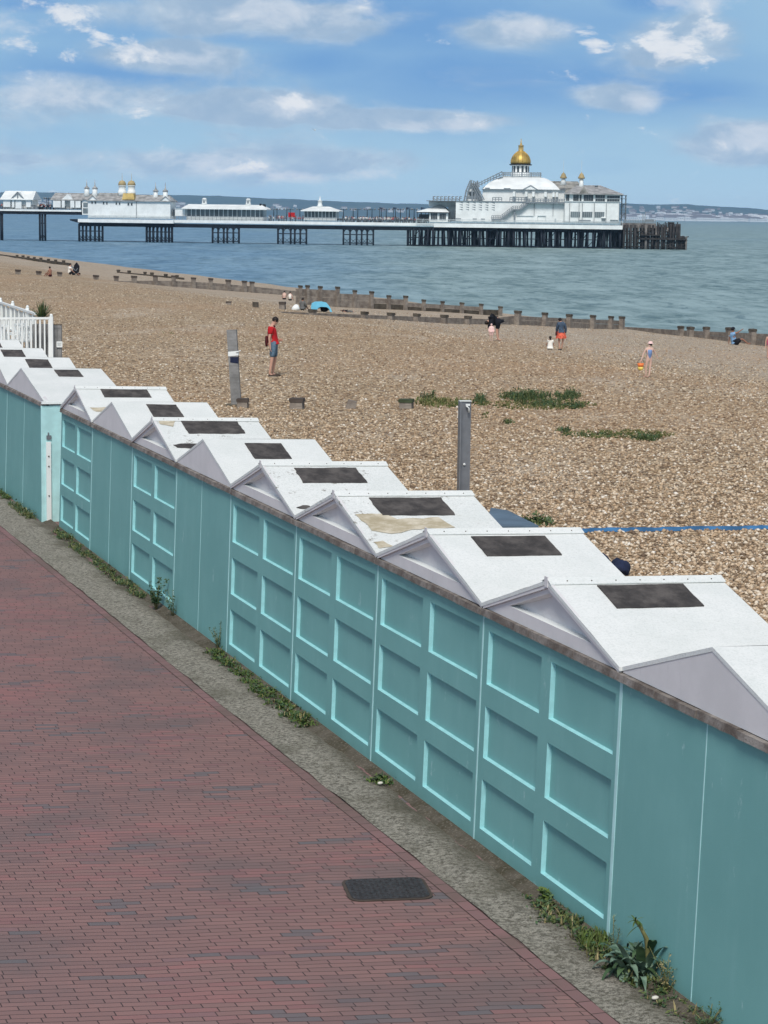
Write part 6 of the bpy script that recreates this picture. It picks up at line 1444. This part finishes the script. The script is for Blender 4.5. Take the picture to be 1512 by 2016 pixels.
for i in range(215):
    px = rr_.choice([rr_.uniform(668, 835), rr_.uniform(665, 845), rr_.uniform(665, 845), rr_.uniform(68, 102), rr_.uniform(525, 600), rr_.uniform(-2, 30), rr_.uniform(700, 830)])
    k = rr_.randrange(5); o = ps_[k] if k not in us_p else ps_[k].copy()
    if k in us_p: C.objects.link(o)
    us_p.add(k); q_ = PA + PU * PS(px) + PV * rr_.uniform(.8, 9); o.location = (q_.x, q_.y, zl0 if px < 160 else 3.18); o.rotation_euler = (0, 0, rr_.uniform(0, 6.28)); sc__ = rr_.uniform(.85, 1.05); o.scale = (sc__,) * 3
    tag(o, 'distant visitor strolling on the open deck of the pier', 'person', 'visitors on the pier deck')
# benches / tables (dark clutter)
pr = None
for i in range(30):
    px = 668 + i * 5.4 + rr_.uniform(-1, 1)
    if pr is None:
        pr = empty('bench', (0, 0, 0), 0, 'dark bench on the open deck of the pier', 'bench', 'benches on the pier deck')
        mb = MB(); mb.box(-1, 1, -.25, .25, .42, .5); mb.build('seat', 'iron', pr); mb = MB(); mb.box(-1, 1, .22, .3, .5, 1.0); mb.build('backrest', 'iron', pr)
        for sx_ in (-.8, .8): mb = MB(); mb.box(sx_ - .05, sx_ + .05, -.2, .25, 0, .42); mb.build('leg', 'iron', pr)
        o = pr
    else: o = copy_tree(pr)
    q_ = PA + PU * PS(px) + PV * rr_.uniform(1.2, 8); o.location = (q_.x, q_.y, 3.18); o.rotation_euler = (0, 0, PROT + rr_.choice([0, PI]))
# parasols / awnings in the open stretch
for i, px in enumerate((745, 772, 798, 827)):
    K = PT('flag_mast', px, ('slender pennant mast, ' + ('leftmost of the four near the white tent roof', 'second from left of the four near the white tent roof', 'third from left of the four near the white tent roof', 'closest to the white tent roof')[i]), 'mast', py=434)
    mb = MB(); mb.tube([(0, 4, 0), (0, 4, K.z(408))], .08, 5); mb.build('pole', 'iron', K.r); mb = MB(); mb.poly([(0, 4, K.z(408)), (1.5, 4, K.z(409.5)), (0, 4, K.z(411.5))], (0, .03, 0)); mb.build('pennant', 'navy', K.r)
# gull
d = ray(620, 256); t = 250 / d.y; r = empty('seagull', (d.x * t, 250, CZ + d.z * t), .4, 'tiny gull gliding in the sky left of the golden dome', 'gull')
mb = MB(); mb.ell((0, 0, 0), (.06, .2, .06), 10, 8); mb.ell((0, .22, .02), (.035, .06, .035), 8, 6); mb.build('body', 'white', r)
for sx_ in (-1, 1): mb = MB(); mb.add([(0, -.07, .02), (0, .08, .02), (sx_ * .35, .06, .12), (sx_ * .35, -.04, .12), (sx_ * .68, -.04, .04)], [(0, 1, 2, 3), (3, 2, 4)]); mb.build('wing', 'rail_grey', r)


# ------------------------------------------------------------------ camera, light, world
cam = bpy.data.cameras.new('camera'); co = bpy.data.objects.new('camera', cam); C.objects.link(co); sc.camera = co
cam.sensor_fit = 'VERTICAL'; cam.sensor_height = 36; cam.sensor_width = 27; cam.lens = F / 2016 * 36; cam.clip_start = .5; cam.clip_end = 60000
co.matrix_world = Matrix.Translation((0, 0, CZ)) @ Matrix.Rotation(PI / 2 - PITCH, 4, 'X') @ Matrix.Rotation(ROLL, 4, 'Z')
SUN_AZ = Vector((-.104, -.994, 0)).normalized(); EL = math.radians(50)
sd = Vector((SUN_AZ.x * math.cos(EL), SUN_AZ.y * math.cos(EL), math.sin(EL)))
sun = bpy.data.lights.new('sun', 'SUN'); so = bpy.data.objects.new('sun', sun); C.objects.link(so)
sun.energy = 3.1; sun.angle = math.radians(18); sun.color = (1, .955, .90)
so.rotation_euler = sd.to_track_quat('Z', 'Y').to_euler()
w = bpy.data.worlds.new('World'); sc.world = w; w.use_nodes = True; w.node_tree.nodes.clear(); g = G(w.node_tree)
sk = g.n('ShaderNodeTexSky', sky_type='NISHITA', sun_disc=False); sk.sun_elevation = EL; sk.sun_rotation = math.atan2(sd.x, sd.y); sk.air_density = 1.0; sk.dust_density = 1.5; sk.ozone_density = 1.5
tc = g.n('ShaderNodeTexCoord').outputs['Generated']; sx = g.n('ShaderNodeSeparateXYZ'); g.put(sx.inputs[0], tc)
el = g.m('ARCSINE', sx.outputs[2]); az = g.m('ARCTAN2', sx.outputs[0], sx.outputs[1])
# photo-pixel-like angular units (1 unit = 1/4312 rad) for laying clouds out by azimuth and elevation
A_ = g.m('MULTIPLY', az, F); E_ = g.m('MULTIPLY', el, F)
cv = g.n('ShaderNodeCombineXYZ'); g.put(cv.inputs[0], g.m('MULTIPLY', A_, .01)); g.put(cv.inputs[1], g.m('MULTIPLY', E_, .01)); cvec = cv.outputs[0]
fine = g.noise(g.map(cvec, (.55, 1.0, 1)), 1.7, 7, .62, .3); mid = g.noise(g.map(cvec, (.28, .8, 1), rot=(0, 0, -.12), loc=(3, 1, 0)), 1, 6, .55, .2); lowf = g.noise(g.map(cvec, (.12, .45, 1), loc=(1.7, 4, 0)), 1, 4, .5)
def blob(px, py, rx, ry):   # soft ellipse around a photo point
    H = 424.5 + .0125 * (px - 756); a0 = px - 756; e0 = H - py
    dx = g.m('DIVIDE', g.m('SUBTRACT', A_, a0), rx); dy = g.m('DIVIDE', g.m('SUBTRACT', E_, e0), ry)
    return g.ss(g.m('SQRT', g.m('ADD', g.m('MULTIPLY', dx, dx), g.m('MULTIPLY', dy, dy))), 1.25, .0)
def acc(lst):
    o = None
    for b in lst: o = b if o is None else g.m('MAXIMUM', o, b)
    return o
lin = lambda r_, g_, b_: tuple(((x / 255) / 12.92 if x / 255 <= .04045 else ((x / 255 + .055) / 1.055) ** 2.4) for x in (r_, g_, b_))
base = g.ramp(g.m('DIVIDE', E_, 440, clamp=True), [(0, lin(166, 199, 222)), (.22, lin(160, 196, 221)), (.45, lin(152, 190, 219)), (.7, lin(145, 185, 218)), (1, lin(150, 188, 219))])
deep = acc([blob(1000, 165, 700, 110), blob(700, 60, 800, 110), blob(300, 150, 420, 60), blob(1250, 185, 420, 55), blob(620, 130, 300, 60), blob(60, 25, 120, 25), blob(1240, 20, 120, 40)])
base = g.mix(g.m('MULTIPLY', g.m('ADD', deep, g.m('MULTIPLY', g.m('SUBTRACT', mid, .5), 1.2), clamp=True), .95), base, lin(112, 159, 210))
lay = g.noise(g.map(cvec, (.22, .62, 1), rot=(0, 0, .06), loc=(9, 2, 0)), 1, 7, .62, .35)
veil = acc([blob(130, 205, 330, 65), blob(470, 40, 460, 60), blob(420, 320, 520, 50), blob(820, 240, 260, 28), blob(1440, 290, 200, 60), blob(330, 120, 230, 45), blob(980, 70, 190, 45), blob(1330, 90, 180, 80), blob(450, 215, 260, 40), blob(1180, 200, 110, 35)])
vf = g.ss(g.m('ADD', g.m('MULTIPLY', veil, 1.05), g.m('MULTIPLY', g.m('SUBTRACT', lay, .5), 2.6)), .15, .75)
base = g.mix(g.m('MULTIPLY', vf, .92), base, g.mix(g.ss(fine, .35, .68), lin(156, 182, 208), lin(186, 204, 221)))
base = g.mix(g.ss(g.m('MULTIPLY', vf, lay), .40, .55, 0, .5), base, lin(148, 175, 204))
soft = acc([blob(30, 75, 130, 45), blob(560, 212, 140, 34), blob(1470, 275, 140, 42), blob(390, 318, 120, 28), blob(470, 342, 90, 28), blob(715, 343, 70, 20), blob(590, 350, 150, 18), blob(1000, 65, 160, 40), blob(1235, 205, 60, 36), blob(120, 200, 210, 42), blob(1330, 20, 150, 34), blob(560, 35, 240, 45), blob(850, 252, 150, 22), blob(340, 120, 140, 30)])
ms = g.m('ADD', g.m('MULTIPLY', soft, .95), g.m('MULTIPLY', g.m('SUBTRACT', fine, .56), 3.0))
base = g.mix(g.ss(ms, .05, 1.1, 0, .75), base, lin(206, 216, 229))
wh = g.m('SUBTRACT', acc([blob(225, 108, 190, 46), blob(128, 40, 60, 36), blob(60, 85, 110, 30), blob(1290, 100, 85, 75), blob(1375, 72, 95, 30), blob(1145, 95, 55, 38), blob(560, 205, 60, 24), blob(475, 338, 50, 22)]), .12)
m_ = g.m('ADD', g.m('MULTIPLY', wh, .9), g.m('MULTIPLY', g.m('SUBTRACT', fine, .555), 4.2))
base = g.mix(g.ss(m_, .12, .75, 0, .92), base, lin(226, 231, 237))
shade = g.m('MULTIPLY', g.ss(m_, .25, .6), g.ss(fine, .62, .45)); base = g.mix(g.m('MULTIPLY', shade, .7), base, lin(188, 203, 222))
L_ = g.m('MINIMUM', g.m('DIVIDE', 668000, g.m('MAXIMUM', E_, 1)), 16500)   # metres of sea air looked through
tr_ = g.n('ShaderNodeCombineXYZ')
for q_, k_ in enumerate((5.2e-5, 4.6e-5, 4.2e-5)): g.put(tr_.inputs[q_], g.m('EXPONENT', g.m('MULTIPLY', L_, k_)))
base = g.mix(1.0, base, tr_.outputs[0], 'MULTIPLY')
# rest of the dome: physical sky with broken cloud
up_n = g.noise(g.map(tc, (2, 2, 5)), 1.5, 5, .6)
nis = g.n('ShaderNodeVectorMath', operation='SCALE'); g.put(nis.inputs[0], sk.outputs[0]); nis.inputs[3].default_value = .10
dome = g.mix(g.ss(up_n, .42, .62, 0, .75), nis.outputs[0], (.57, .62, .69))
col = g.mix(g.ss(E_, 480, 1100), base, dome)
bg = g.n('ShaderNodeBackground'); g.put(bg.inputs[0], col); bg.inputs[1].default_value = 1.0
wo = g.n('ShaderNodeOutputWorld'); w.node_tree.links.new(bg.outputs[0], wo.inputs[0])
# air
HAZE = 7e-5
if HAZE:
    mb = MB(); mb.box(-9500, 9500, -600, 16500, -12, 160)
    hz = mb.build('haze', 'white'); tag(hz, kind='stuff'); m = bpy.data.materials.new('air'); t = nt(m); v = t.nodes.new('ShaderNodeVolumePrincipled'); v.inputs['Color'].default_value = (.46, .74, 1, 1); v.inputs['Density'].default_value = HAZE; v.inputs['Anisotropy'].default_value = .2
    o_ = t.nodes.new('ShaderNodeOutputMaterial'); t.links.new(v.outputs[0], o_.inputs['Volume']); hz.data.materials.clear(); hz.data.materials.append(m)
sc.view_settings.view_transform = 'Standard'; sc.view_settings.look = 'None'; sc.view_settings.exposure = 0; sc.view_settings.gamma = 1
w.cycles.sampling_method = 'MANUAL'; w.cycles.sample_map_resolution = 256
sc.cycles.volume_bounces = 0; sc.cycles.max_bounces = 4; sc.cycles.volume_max_steps = 64
